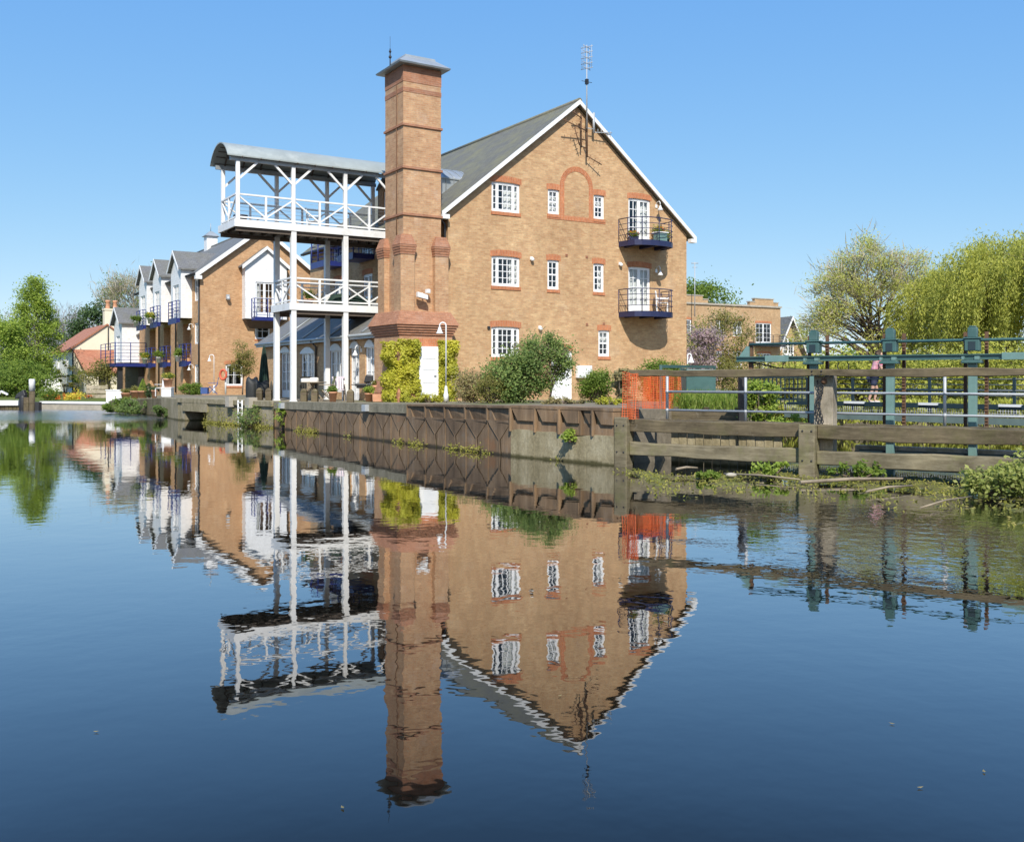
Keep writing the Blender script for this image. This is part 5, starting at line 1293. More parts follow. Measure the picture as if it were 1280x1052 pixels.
# ------------------------------------------------------------------ vegetation
def ell(rng, n, c, r, shell=.35):
    d = rng.normal(size=(n,3)); d /= np.linalg.norm(d, axis=1, keepdims=True)
    q = rng.uniform(shell, 1, size=(n,1))**.6
    return np.asarray(c)+d*q*np.asarray(r)
def clumpy(rng, cents, rad, per):
    C = []
    for c in cents:
        k = max(3, int(per*rng.uniform(.5,1.5))); d = rng.normal(size=(k,3))*rad*rng.uniform(.6,1.25)*np.array([1,1,.75]); C.append(np.asarray(c)+d)
    return np.concatenate(C)
def limbs(m, rng, H, r0, cents, base=(0,0,0), lean=(0,0), lo=.25, stems=1, rt=.012):
    """a tapered trunk with a curved limb to every clump of the crown"""
    tops = []
    for k in range(stems):
        ax = lean[0]+(rng.uniform(-.25,.25) if stems > 1 else 0); ay = lean[1]+(rng.uniform(-.25,.25) if stems > 1 else 0)
        path = [Vector((base[0]+ax*H*t*t+.05*H*.3*math.sin(3*t+k), base[1]+ay*H*t*t, base[2]+H*.82*t)) for t in np.linspace(0,1,8)]
        m.tube(path, [r0*(1-.85*t)/math.sqrt(stems)+.004 for t in np.linspace(0,1,8)], 8); tops.append(path)
    for i, c in enumerate(cents):
        c = Vector(c); path = tops[i % stems]
        h = max(lo*H, min(c.z-.25*math.hypot(c.x-base[0],c.y-base[1])-.1*H, .8*H)); f = min(.999, max(0, (h-base[2])/(H*.82))) * 7
        a = path[int(f)].lerp(path[min(7,int(f)+1)], f-int(f))
        mid = a.lerp(c, .5)+Vector((rng.normal()*.04*H*.3, rng.normal()*.04*H*.3, .05*(c-a).length))
        rb = max(rt, r0*.28*(1-f/9)); m.tube([a, mid, c], [rb, rb*.6, rt*.5], 5, False)
def tree(name, label, cat, loc, H, r0, cents, crad, per, leaf, size, bark='bark', seed=1, twigs=0, twig_mat='lf_twig', twig_len=.5, lean=(0,0), stems=1, group=None, lo=.25, kindc='crown'):
    rng = np.random.default_rng(seed); t = thing(name, label, cat, loc, group=group)
    m = MB(); limbs(m, rng, H, r0, cents, lean=lean, stems=stems, lo=lo); m.build('trunk', M_[bark], t)
    if per: leaves(kindc, clumpy(rng, cents, crad, per), size, size*.55, M_[leaf], t, rng)
    if twigs:
        C = clumpy(rng, cents, crad*1.1, twigs); ax = C-np.array([0,0,H*.35]); ax /= np.linalg.norm(ax, axis=1, keepdims=True)
        leaves('twigs', C, twig_len, .022*(twig_len/.5), M_[twig_mat], t, rng, ax, .45)
    return t
def bush(name, label, loc, r, leaf, size, n=1800, seed=1, cat='bush', group=None, lumps=14, stems=True, kindc='foliage', zc=None, crad=.3, shell=.3):
    rng = np.random.default_rng(seed); t = thing(name, label, cat, loc, group=group)
    zc = r[2]*.95 if zc is None else zc
    cents = ell(rng, lumps, (0,0,zc), r, shell); cents[:,2] = np.maximum(cents[:,2], .08)
    rr = min(r)*crad
    C = clumpy(rng, cents, rr, n//lumps); C[:,2] = np.maximum(C[:,2], .02)
    leaves(kindc, C, size, size*.6, M_[leaf], t, rng)
    if stems:
        m = MB()
        for c in cents: m.tube([(c[0]*.15,c[1]*.15,0),(c[0]*.6,c[1]*.6,c[2]*.55),tuple(c)], [.022,.014,.006], 5, False)
        m.build('stems', M_['bark'], t)
    return t
rg = np.random.default_rng(3)
# left bank
def cone(rng, n, H, r, z0=.13):
    z = z0+(1-z0)*rng.uniform(0,1,n)**1.15; a = rng.uniform(0,6.283,n)
    q = np.where(z < .36, .4+.6*z/.36, 1)*r*(1-z)**.62*1.15*rng.uniform(.5,1,n)
    return np.stack([q*np.cos(a), q*np.sin(a), z*H], 1)
tree('birch_tree', 'tall bright green tree with a narrow pointed crown on the left bank', 'tree', at(44,84,.5), 10.0, .22, cone(rg,140,9.9,2.75), .38, 190, 'lf_bright', .17, 'bark_pale', 11)
tree('willow_tree', 'yellow green rounded tree at the left edge of the picture', 'tree', at(-6,80,.5), 6.6, .25, ell(rg,60,(0,0,3.6),(3.0,2.5,2.9)), .5, 260, 'lf_bright', .18, seed=12)
for i, (x, Y, r, lab) in enumerate(((8,74,(2.2,1.4,1.5),'low green bush at the left edge behind the lock gate'),(30,73,(1.6,1.2,1.1),'low green bush behind the white topped mooring post'),(36,77,(1.3,1.1,1.3),'dark green bush under the pointed bright green tree left of the cottage porch'))):
    bush('bush', lab, at(x,Y,.5), r, 'lf_mid', .17, 4200, 20+i, lumps=24)
bush('clipped_bush', 'small round clipped bush on the lawn in front of the cottage', at(61,64,.45), (.62,.5,.42), 'lf_mid', .09, 1500, 24, lumps=16)
tree('pine_tree', 'dark evergreen tree rising behind the cottage chimney', 'tree', at(122,125,.5), 11.5, .3, np.concatenate([ell(rg,60,(0,0,6.5),(4.0,3,4.6)), ell(rg,25,(2.6,0,7.0),(2.0,2,3.0))]), .7, 210, 'lf_dark', .3, seed=13)
tree('bare_tree', 'pale grey leafless tree far behind the pointed bright green tree', 'tree', at(78,150,.5), 12.8, .25, ell(rg,70,(0,0,8.3),(4.2,3,4.2)), .8, 0, 'lf_mid', .2, 'bark_pale', 14, 60, 'lf_twig_far', 1.3)
tree('bare_tree', 'large grey twiggy tree with sparse new leaves behind the white dormers', 'tree', at(166,135,.5), 17, .35, ell(rg,90,(0,0,10.8),(5.2,4,5.6)), .85, 34, 'lf_mid', .26, 'bark_pale', 15, 70, 'lf_twig', 1.2)
tree('bare_tree', 'grey brown leafless tree at the far left above the yellow green tree', 'tree', at(10,160,.5), 12, .25, ell(rg,70,(0,0,7.8),(5,3,3.6)), .8, 8, 'lf_olive', .25, 'bark_pale', 16, 60, 'lf_twig_far', 1.3)
rngw = np.random.default_rng(40)
def far_wood(name, x0, x1, Y, htop, leaf, seed, n=30):
    rng = np.random.default_rng(seed); C = []
    for i in range(n):
        c = at(x0+(x1-x0)*(i+.5)/n, Y+rng.uniform(-6,6), 1.0); h = htop*rng.uniform(.7,1.0)
        C.append(clumpy(rng, ell(rng, 14, (c.x,c.y,h*.5), (3.2,2,h*.52), .2), .9, 70))
    tag(leaves(name, np.concatenate(C), .5, .32, M_[leaf], None, rng), None, None, kind='stuff')
far_wood('far_wood', -380, 175, 185, 9.0, 'lf_mid', 41, 40)
far_wood('far_wood', 860, 1700, 150, 7.5, 'lf_mid', 42, 60)
# by the cottage and the white house
bush('shrub', 'rounded olive shrub between the cottage and the blue railed terrace', at(124,76,.6), (1.5,1.2,1.35), 'lf_olive', .13, 3600, 25, lumps=22)
bush('climbing_shrub', 'thin climbing shrub trained up the shaded side wall of the cottage by the porch', at(81,86,.6), (.8,.4,1.5), 'lf_olive', .13, 900, 26, lumps=12)
bush('climbing_shrub', 'leafy climber on the sunny front corner of the cottage', at(96,87,.6), (.75,.4,1.4), 'lf_mid', .13, 900, 27, lumps=12)
bush('flower_bed', 'row of orange and red spring flowers below the cottage wall', at(84,66,.45), (2.0,.35,.22), 'red_flower', .09, 900, 28, lumps=24, cat='flowers', stems=False, kindc='flowers')
bush('flower_bed', 'patch of yellow flowers at the middle of the lawn flower row', at(94,64.5,.45), (.5,.3,.25), 'yellow_flower', .1, 700, 29, lumps=10, crad=.7, cat='flowers', stems=False, kindc='flowers')
fb_ = wthing('board_fence', 'pale horizontal board fence on the bank in front of the olive shrub', 'fence', at(122,66,.5)); m = MB(); a, b = at(108,66,0), at(134,66,0); Mb, lb_ = PM((a.x,a.y),(b.x,b.y))
for z in (.55,.85,1.15): m.mbox(Mb, 0,lb_,-.04,0,z,z+.24)
m.build('boards', M_['pale_timber'], fb_); m = MB()
for s in (0.05,lb_-.05): m.mbox(Mb, s-.07,s+.07,-.2,-.041,.3,1.45)
m.build('posts', M_['pale_timber'], fb_)
wp = wthing('white_wall', 'low whitewashed wall panel beside the potted plants on the far quay', 'wall', at(143,57.6,.5)); m = MB(); c = at(143,57.6,0); m.box(c.x-.45,c.y-.1,.4,c.x+.45,c.y+.1,1.15); m.box(c.x-.5,c.y-.13,1.151,c.x+.5,c.y+.13,1.2); m.build('panel', M_['white'], wp, .01)
# plants hanging over the far quay
for i, (x, Y, r, lab, lf) in enumerate(((150,52.6,(1.3,.8,.36),'leafy green bank plants spilling over the far river wall','lf_mid'),(172,50.2,(1.2,.8,.34),'rough green growth on the bank left of the culvert','lf_bush'),(206,46.2,(.6,.4,.26),'small weedy tuft overhanging the culvert edge','lf_bush'))):
    bush('bank_plant', lab, at(x,Y,.05), r, lf, .1, 2600, 30+i, cat='plant', lumps=20)
bush('clipped_hedge', 'low clipped green hedge at the foot of the terrace corner', at(240,58,.9), (.75,.35,.33), 'lf_mid', .08, 3600, 35, cat='hedge', lumps=50)
tree('young_tree', 'thin young tree with sparse olive leaves against the orange gable wall', 'tree', at(303,55,.95), 3.0, .04, ell(rg,32,(0,0,2.05),(.62,.5,1.05)), .17, 130, 'lf_olive', .08, seed=17, lo=.3)
# small tree, bushes and ivy in front of the tall building
zb = 1.1
bush('shrub', 'large dense green shrub in front of the brick gable below the left windows', at(644,30.6,zb), (.84,.8,.86), 'lf_bush', .085, 9500, 50, lumps=50, crad=.28)
tree('small_tree', 'leaning bushy small tree with a forked dark stem before the white front door', 'tree', at(687,30.6,zb), 2.0, .055, ell(rg,60,(-.15,0,1.30),(.86,.7,.78)), .18, 130, 'lf_bush', .08, seed=51, lean=(.12,0), stems=3, lo=.2)
bush('wispy_shrub', 'thin reddish new growth topping the shrubs under the small upper window', at(672,31.4,zb+1.1), (.8,.5,.62), 'lf_dry', .07, 900, 52, lumps=30, crad=.3)
bush('round_shrub', 'neat rounded evergreen shrub beside the white meter box', at(746,30.8,zb), (.48,.44,.52), 'lf_mid', .06, 7000, 53, lumps=60, crad=.28)
bush('dry_shrub', 'pale brown dormant shrub between the white lamp post and the large green shrub', at(590,31.5,zb), (.62,.5,.5), 'lf_dry', .075, 2800, 54, lumps=28)
bush('golden_shrub', 'olive golden shrub at the left foot of the large green shrub', at(613,30.0,zb), (.45,.4,.42), 'lf_olive', .06, 2400, 55, lumps=24)
bush('dry_grass_clump', 'bleached upright dry stems left of the orange netting', at(776,28.6,zb), (.3,.3,.55), 'lf_dry', .14, 900, 56, cat='plant', lumps=14)
bush('yellow_plant', 'low yellow flowering plant at the quay edge beside the rounded shrub', at(760,26.5,zb), (.4,.25,.14), 'lf_ivy', .05, 900, 57, cat='plant', lumps=16)
bush('ground_cover', 'strip of low golden green plants at the foot of the chimney door', at(535,32.6,zb-.05), (.75,.3,.16), 'lf_ivy', .06, 1900, 58, cat='plant', lumps=28)
bush('ground_cover', 'brown leafy ground cover along the quay under the small tree', at(700,27.5,zb-.02), (.9,.3,.12), 'lf_dry', .06, 1600, 59, cat='plant', lumps=26)
def ivy(label, boxes, seed):
    rng = np.random.default_rng(seed); t = thing('ivy', label, 'climbing plant', (-1.2,-.6,.95), True); C = []
    for (ua,ub,va,vb,za,zc,n) in boxes:
        u = rng.uniform(ua,ub,n); v = rng.uniform(va,vb,n); z = rng.uniform(za,zc,n)
        lump = .10*np.sin(u*7+z*5+seed)+.08*np.sin(z*9-u*4)
        if ub-ua > vb-va: v = v-lump*.8
        else: u = u-lump*.8
        C.append(np.stack([u+1.2, v+.6, z-.95],1))
    leaves('foliage', np.concatenate(C), .085, .062, M_['lf_ivy'], t, rng, facing=(0,-.9,.35), fj=.45)
    m = MB()
    for i in range(7):
        (ua,ub,va,vb,za,zc,n) = boxes[0]; u = rng.uniform(ua,ub); v = vb-.02
        m.tube([(u,v,1.0),(u+rng.uniform(-.15,.15),v,1.9),(u+rng.uniform(-.2,.2),v,zc-.1)], [.015,.01,.005], 5)
    m.build('stems', M_['bark'], t)
ivy('golden green ivy covering the chimney base left of its white door', [(-2.25,-1.5,-.76,-.51,1.0,3.22,4200),(-2.5,-2.22,-.6,.35,1.0,3.15,3000)], 61)
ivy('narrow golden green ivy on the chimney base right of its white door', [(-.74,.0,-.80,-.51,1.0,3.2,5000)], 62)
for i, (v, n_, lab, r) in enumerate(((3.3,900,'bright green weed growing out of the sheet piling at the water',(.28,.28,.45)),(-13.9,420,'small green fern rooted in the concrete river wall',(.16,.14,.16)))):
    p = W(QU(v)-.12, v, 0.02 if i == 0 else .45); bush('wall_weed', lab, p, r, 'lf_bright', .07, n_, 63+i, cat='plant', lumps=12)
rng = np.random.default_rng(70); C = []
for i in range(520):
    v = rng.uniform(-15.1, 4.2); s_ = math.sin(v*1.7)+math.sin(v*.63+1)+.6*math.sin(v*4.1)
    if s_ < rng.uniform(.1, 1.9): continue
    p = W(QU(v)-.06-abs(rng.normal())*.05, v); k = 9
    C.append(np.stack([p.x+rng.normal(size=k)*.06, p.y+rng.normal(size=k)*.06, np.abs(rng.normal(size=k))*.045*(1.2+s_*.4)+.005],1))
Pa_, Pb_ = Vector((Q2[0],Q2[1])), Vector((p1.x,p1.y))
for i in range(200):
    q = Pa_.lerp(Pb_, rng.uniform(.34,1)); k = 10; hh = .05 if i % 3 else .3
    C.append(np.stack([q.x-.08+rng.normal(size=k)*.1, q.y-.1-np.abs(rng.normal(size=k))*.08, np.abs(rng.normal(size=k))*hh+.01],1))
tag(leaves('waterline_moss', np.concatenate(C), .05, .035, M_['weed'], None, rng), None, None, kind='stuff')
p = W(QU(4.9)-.3, 5.6, 0.0); bush('bank_plant', 'green weeds at the foot of the stone river wall below the ladder', p, (.9,.4,.38), 'lf_bush', .07, 1800, 75, cat='plant', lumps=22)
# right bank
bush('clipped_hedge', 'clipped dome topped hedge behind the netting at the corner of the tall building', at(827,33,1.1), (.85,.5,.70), 'lf_mid', .07, 8000, 80, cat='hedge', lumps=90)
bush('lilac_bush', 'lilac bush in pink purple blossom beside the brick corner', at(874,44,1.0), (.95,.8,1.45), 'lf_lilac', .11, 4200, 81, lumps=36, zc=1.9)
tree('olive_shrub', 'loose yellow olive tree in front of the distant brick flats', 'tree', at(903,60,1.0), 4.6, .08, ell(rg,70,(0,0,2.7),(2.0,1.2,2.3)), .36, 170, 'lf_olive', .13, seed=82, twigs=20, twig_len=.5)
bush('shrub', 'dark leafy ivy clad shrub by the corner of the tall building', at(866,62,1.0), (1.5,1.0,2.1), 'lf_mid', .14, 3200, 83, lumps=30, zc=2.4)
bush('shrub', 'yellow green shrub below the pointed white gable', at(972,58,1.0), (2.0,1.2,1.2), 'lf_olive', .13, 3200, 84, lumps=28)
bush('shrub', 'green shrub at the left end of the sluice beam', at(925,48,1.0), (1.2,1.0,1.0), 'lf_olive', .11, 2400, 85, lumps=24)
bush('ivy_plant', 'bright green bramble growing over the left end of the sluice', at(950,22.0,.75), (.42,.3,.58), 'lf_bright', .085, 2400, 86, cat='plant', lumps=26)
bush('bramble', 'trailing green bramble under the galvanised rail beside the tall pale post', at(985,20.9,.72), (.42,.2,.2), 'lf_bright', .07, 800, 87, cat='plant', lumps=12)
rng = np.random.default_rng(88); C = []
for i in range(240):
    c = at(rng.uniform(846,930), rng.uniform(22.9,26.5), 1.1); k = 16
    h = rng.uniform(.0,.38,size=k); C.append(np.stack([c.x+rng.normal(size=k)*.07, c.y+rng.normal(size=k)*.07, 1.08+h],1))
tag(leaves('long_grass', np.concatenate(C), .26, .022, M_['grassblade'], None, rng, (0,0,1), .35), None, None, kind='stuff')
tree('round_tree', 'distant round green tree behind the far brick flats', 'tree', at(868,125,1), 13.4, .4, ell(rg,90,(0,0,8.9),(5.2,4,4.4)), .8, 190, 'lf_mid', .36, seed=89)
tree('pale_tree', 'small pale green tree far behind the pointed grey gable', 'tree', at(985,120,1), 9.0, .2, ell(rg,30,(0,0,6.2),(2.0,2,2.4)), .6, 60, 'lf_willow2', .3, seed=90)
def fan(rng, n, H, r, seed=0):
    a = rng.uniform(0,6.283,n); e = rng.uniform(.12,1.0,n)
    rad = r*np.sqrt(1-(e*.93)**2)*rng.uniform(.55,1,n); z = H*(.22+.78*e*rng.uniform(.75,1,n))
    return np.stack([rad*np.cos(a), rad*np.sin(a)*.8, z],1)
tree('fan_willow', 'wide spreading half bare tree with yellow green tips beyond the weir', 'tree', at(1094,54,1.0), 8.6, .34, np.concatenate([fan(rg,130,8.8,4.3)]), .40, 280, 'lf_willow2', .10, 'bark', 91, 40, 'lf_twig', .75, stems=5, lo=.12)
def weeping(label, loc, H, r, seed, n=420, leaf='lf_willow'):
    rng = np.random.default_rng(seed); t = thing('weeping_willow', label, 'tree', loc)
    a = rng.uniform(0,6.283,n); q = np.sqrt(rng.uniform(.02,1,n)); lump = 1+.16*np.sin(a*3+seed)+.1*np.sin(a*7)
    x, y = r*q*np.cos(a)*lump, r*q*np.sin(a)*lump; z = H*(.55+.45*np.sqrt(np.maximum(0,1-q*q)))*(1+.05*np.sin(a*5+q*6)+rng.normal(size=n)*.02)
    top = np.stack([x,y,z],1); m = MB(); limbs(m, rng, H*.95, .3, [tuple(p) for p in top[::5]], stems=3, lo=.3); m.build('trunk', M_['bark'], t)
    C = []; st = MB()
    for p in top:
        ln = min(p[2]-.3, rng.uniform(1.2, 4.8)); k = int(ln*44)+8
        u = rng.uniform(0,1,k); out = np.array([p[0],p[1]])/r*.5
        C.append(np.stack([p[0]+out[0]*np.sqrt(u)*.6+rng.normal(size=k)*.10, p[1]+out[1]*np.sqrt(u)*.6+rng.normal(size=k)*.10, p[2]+.12-u*ln],1))
    dome = []
    for p in top[::2]:
        k = 60; dd = rng.normal(size=(k,3))*np.array([.42,.42,.24]); dome.append(np.array([p[0]*.96,p[1]*.96,p[2]-.1])+dd)
    dome = np.concatenate(dome); ax = dome*np.array([.35/r,.35/r,0])+np.array([0,0,-.55])
    allc = np.concatenate(C+[dome]); axs = np.concatenate([np.tile((0,0,-1.),(sum(len(c) for c in C),1)), ax])
    leaves('crown', allc, .16, .045, M_[leaf], t, rng, axs, .5)
weeping('tall weeping willow with long hanging yellow green strands at the right edge', at(1262,46,1.0), 7.2, 3.4, 92, 330)
weeping('weeping willow right of the half bare tree, behind the middle sluice post', at(1192,50,1.0), 6.3, 2.6, 93, 260)
weeping('low weeping willow at the far right edge with dense hanging strands', at(1345,42,1.0), 7.2, 3.0, 94, 260)
lab7 = ['yellow green bank shrub left of the first sluice post','rounded yellow green bank shrub seen over the ring of wire','bank shrub of fresh yellow leaves behind the person','bank shrub behind the middle sluice post','broad yellow green bank shrub right of the middle sluice post','bank shrub behind the right sluice post','yellow green bank shrub at the right edge below the willow']
for i, x in enumerate((985,1035,1078,1125,1178,1232,1290)):
    Y = (47,43,42,41,40,39,38)[i]; h = (1.0,1.1,1.05,1.15,1.1,1.2,1.2)[i]
    bush('bank_shrub', lab7[i], at(x,Y,.85), (1.5,1.1,h), 'lf_willow', .12, 4200, 100+i, lumps=34, group='yellow green shrubs on the weir bank')
bush('waterside_bush', 'pale variegated bush leaning over the water in the bottom right of the fence', at(1243,15.3,.04), (.60,.4,.23), 'lf_variegated', .075, 2000, 110, lumps=34, crad=.36)
bush('waterside_bush', 'taller pale variegated bush at the right edge of the picture by the low beam', at(1290,15.4,.04), (.45,.4,.33), 'lf_variegated', .075, 1600, 111, lumps=26, crad=.36)
rng = np.random.default_rng(119); C = []
for i in range(520):
    t = rng.uniform(0,1); x_, y_ = (6.7+19.3*t, 33.0+4.0*t) if i % 4 else (26+30*t, 37+6*t)
    h_ = rng.uniform(.2,1.3); k = 26; C.append(np.stack([x_+rng.normal(size=k)*.16, y_-.1-np.abs(rng.normal(size=k))*.22, 1.1-rng.uniform(0,1,size=k)*h_],1))
tag(leaves('bank_growth', np.concatenate(C), .2, .06, M_['lf_willow'], None, rng, (0,0,-1), .5), None, None, kind='stuff')
# floating weed mat and driftwood below the fence
rng = np.random.default_rng(120); mb = MB(); C = []
xs_ = np.linspace(785, 1420, 80); rows_ = 15; G = []
for x in xs_:
    Yb = 1.85*1232/(109+.055*(x-779))+.6-1.9*max(0,min(1,(980-x)/120)); f = (x-790)/490.
    Ya = Yb-3.3-1.4*min(1.4,f)-.3*math.sin(x*.045)-.2*math.sin(x*.13) if x > 800 else Yb-.8
    col = []
    for j in range(rows_):
        t = j/(rows_-1); Y = Ya+(Yb-Ya)*t; p = at(x, Y, 0); z = -.030+.030*math.sin(x*.05+j*.9)*math.sin(x*.021-j*.7)+.016*math.sin(x*.23+j*2.9)+.04*t
        col.append((p.x,p.y,z))
        for _ in range(5):
            if z > -.012: C.append((p.x+rng.normal()*.12, p.y+rng.normal()*.12, max(.008, z+.01+abs(rng.normal())*.012)))
    G.append(col)
for i in range(len(G)-1):
    for j in range(rows_-1): mb.face([G[i][j],G[i+1][j],G[i+1][j+1],G[i][j+1]], True)
def m_mat():
    n = NT('weed_mat'); p = n.pos(); a = n.noise(2.5, p, 8, .7); b = n.noise(11, p, 6, .7)
    c = n.ramp(a.outputs['Fac'], [(.32,(.05,.042,.018)),(.46,(.13,.11,.04)),(.58,(.16,.17,.03)),(.7,(.27,.22,.12))]).outputs[0]
    c = n.mix(1.0, c, n.ramp(b.outputs['Fac'], [(.3,(.65,.65,.65)),(.7,(1.25,1.25,1.25))]).outputs[0], 'MULTIPLY')
    n.pbsdf(c, .8, 0, n.bump(b.outputs['Fac'], .8, .04), .3); return n.m
tag(mb.build('weed_mat', m_mat()), None, None, kind='stuff')
tag(leaves('floating_weed', C, .06, .022, M_['weed'], None, rng), None, None, kind='stuff')
for i, (x0, y0, x1, y1, r, lab) in enumerate(((905,596,1000,604,.018,'bleached stick lying on the weed before the middle pile'),(1000,607,1128,603,.032,'long pale plank stranded in front of the middle pile'),(1083,619,1140,612,.018,'short orange brown branch on the weed mat'),(1150,640,1215,626,.012,'thin pale stick at the edge of the weed mat'),(845,590,872,589,.025,'short pale log floating by the left pile'))):
    p, q = at(x0, 1.85*1232/(y0-473), .06), at(x1, 1.85*1232/(y1-473), .07); m = MB(); mid = (p+q)/2+Vector((0,.05,.02)); m.tube([p,mid,q],[r,r*1.05,r*.7],7); tag(m.build('driftwood', M_['teak'], None, 0, p), lab, 'driftwood')
m = MB(); c = at(914,18.2,0); m.sphere((c.x,c.y,.07), .09, 9, 5, (1.2,.7,.5)); tag(m.build('stone', M_['stone'], None, 0, c), 'pale rounded stone on the weed mat left of the middle pile', 'stone')
bush('reed_clump', 'dark green water plants between the weed mat and the middle pile', at(965,18.3,.03), (.4,.2,.14), 'lf_bright', .08, 420, 121, cat='plant', lumps=12)
bush('reed_clump', 'green nettles and dead stalks right of the middle pile under the low beam', at(1075,17.9,.03), (.55,.2,.16), 'lf_mid', .08, 520, 122, cat='plant', lumps=14)
bush('reed_clump', 'bright yellow green tuft at the left end of the weed mat', at(885,18.0,.0), (.3,.25,.07), 'grassblade', .1, 420, 123, cat='plant', lumps=12, stems=False)
# ------------------------------------------------------------------ lamp posts
def hook_lamp(label, loc, H, hook, cat='lamp post', r=.03):
    t = thing('lamp_post', label, cat, loc); m = MB()
    m.lathe((0,0,0), [(.085,0),(.085,.22),(.065,.26),(.05,.42),(.035,.5)], 12); m.build('base', M_['white'], t)
    m = MB(); d = Vector(hook); n = d.normalized(); R_ = d.length/2
    path = [(0,0,.5),(0,0,H-R_)]+[tuple(n*(R_-R_*math.cos(a))+Vector((0,0,H-R_+R_*math.sin(a)))) for a in np.linspace(.3,math.pi,9)]
    path.append((d.x,d.y,H-R_-.06)); m.tube(path, r*.8, 8); m.build('pole', M_['white'], t)
    m = MB(); m.lathe((d.x,d.y,H-R_-.26), [(.12,0),(.115,.02),(.08,.08),(.05,.17),(.03,.22)], 14); m.build('lamp_shade', M_['white'], t)
    return t
hook_lamp('white swan neck lamp post on the quay in front of the chimney door', at(557.5,32.6,1.1), 2.60, (-.21,0,0))
hook_lamp('white swan neck lamp post at the foot of the orange brick gable', at(267.5,60,.95), 2.35, (-.28,0,0), r=.028)
hook_lamp('white swan neck lamp post at the right hand corner of the tall building', at(859.5,36,1.0), 1.75, (.13,0,0))
tv = thing('aerial_mast', 'thin grey aerial mast standing over the distant brick flats', 'aerial', at(868.5,98,1)); m = MB(); m.tube([(0,0,7),(0,0,12.4)], .05, 5); m.tube([(-.35,0,12.3),(.35,0,12.3)], .05, 5); m.tube([(-.25,0,11.9),(.25,0,11.9)], .035, 5); m.build('mast', M_['galv'], tv)
# life ring on a white post
lr = thing('life_ring', 'orange life ring on a white post beside the small window', 'life ring', at(282,56.5,.95)); m = MB()
m.tube([(0,0,0),(0,0,1.35)], .05, 8); m.build('post', M_['white'], lr); m = MB()
ring = [(-.12+.10*math.cos(a),-.14,1.15+.36*math.sin(a)) for a in np.linspace(0,2*math.pi,21)]
ring = [(-.1+.2*math.cos(a),-.12-.08*math.cos(a),1.12+.27*math.sin(a)) for a in np.linspace(0,2*math.pi,21)]
m.tube(ring, .07, 8, False); m.build('ring', m_plain('faded_red_plastic', (.62,.12,.06), .5, .15), lr)
# closed parasol, covered barbecue, grill
GZ = .98
ps = thing('parasol', 'closed dark green parasol standing on the terrace left of the balcony posts', 'parasol', at(330,45.5,GZ)); m = MB(); m.tube([(0,0,0),(0,0,2.35)], .03, 8); m.lathe((0,0,0), [(.28,0),(.28,.08),(.05,.12)], 14); m.build('pole', M_['dark'], ps); m = MB()
k = 14; base = [(.21,.55),(.24,.75),(.2,1.2),(.14,1.8),(.06,2.3),(.02,2.38)]; i0 = len(m.v)
for r, z in base:
    for a in range(k*2):
        rr = r*(1 if a % 2 else .78); t = math.pi*a/k; m.v.append((rr*math.cos(t),rr*math.sin(t),z))
for i in range(len(base)-1):
    for a in range(2*k): b2 = (a+1)%(2*k); m.f.append((i*2*k+a,i*2*k+b2,(i+1)*2*k+b2,(i+1)*2*k+a)); m.sm.append(False)
m.build('canopy', M_['green_cloth'], ps)
bc = thing('covered_barbecue', 'bulky barbecue under a black cover beside the closed parasol', 'barbecue', at(318,45.0,GZ)); m = MB()
n = 10
def blob_box(m, c, s, top):
    x, y, z = c; a, b, h = s
    prof = [(1.0,0),(1.03,.4),(.98,.75),(.86,.95),(.6,1.0)]
    i0 = len(m.v); kk = 16
    for q, f in prof:
        for j in range(kk):
            t = 2*math.pi*j/kk; ct, st = math.cos(t), math.sin(t); e = (abs(ct)**4+abs(st)**4)**-.25
            w = 1+.04*math.sin(5*t+f*4); m.v.append((x+a*q*e*ct*w, y+b*q*e*st*w, z+h*f+top*.1*math.sin(t*2)*f))
    for i in range(len(prof)-1):
        for j in range(kk): j2 = (j+1)%kk; m.f.append((i0+i*kk+j,i0+i*kk+j2,i0+(i+1)*kk+j2,i0+(i+1)*kk+j)); m.sm.append(True)
    m.f.append(tuple(i0+(len(prof)-1)*kk+j for j in range(kk))); m.sm.append(True)
blob_box(m, (-.1,0,0), (.26,.3,.86), 1); blob_box(m, (.3,.05,.05), (.36,.3,.66), 1); m.build('cover', M_['black_cover'], bc)
gl = thing('barbecue_grill', 'black pedestal barbecue grill with open lid beside the chimney base', 'barbecue', at(455.5,37.6,GZ)); m = MB()
m.box(-.33,-.22,.58,.33,.22,.68); m.box(-.28,-.18,.5,.28,.18,.58); m.build('firebox', M_['dark'], gl, .02); m = MB(); m.hexa([(.0,-.2,.70),(.36,-.2,.74),(.36,.2,.74),(.0,.2,.70),(.08,-.2,1.02),(.40,-.2,1.0),(.40,.2,1.0),(.08,.2,1.02)]); m.build('lid', M_['dark'], gl, .04)
m = MB(); m.box(.08,-.09,.02,.24,.09,.5); m.box(-.02,-.2,0,.34,.2,.05); m.build('pedestal', M_['dark'], gl, .01)
m = MB(); m.box(-.48,-.2,.62,-.335,.2,.65); m.build('side_shelf', M_['dark'], gl)
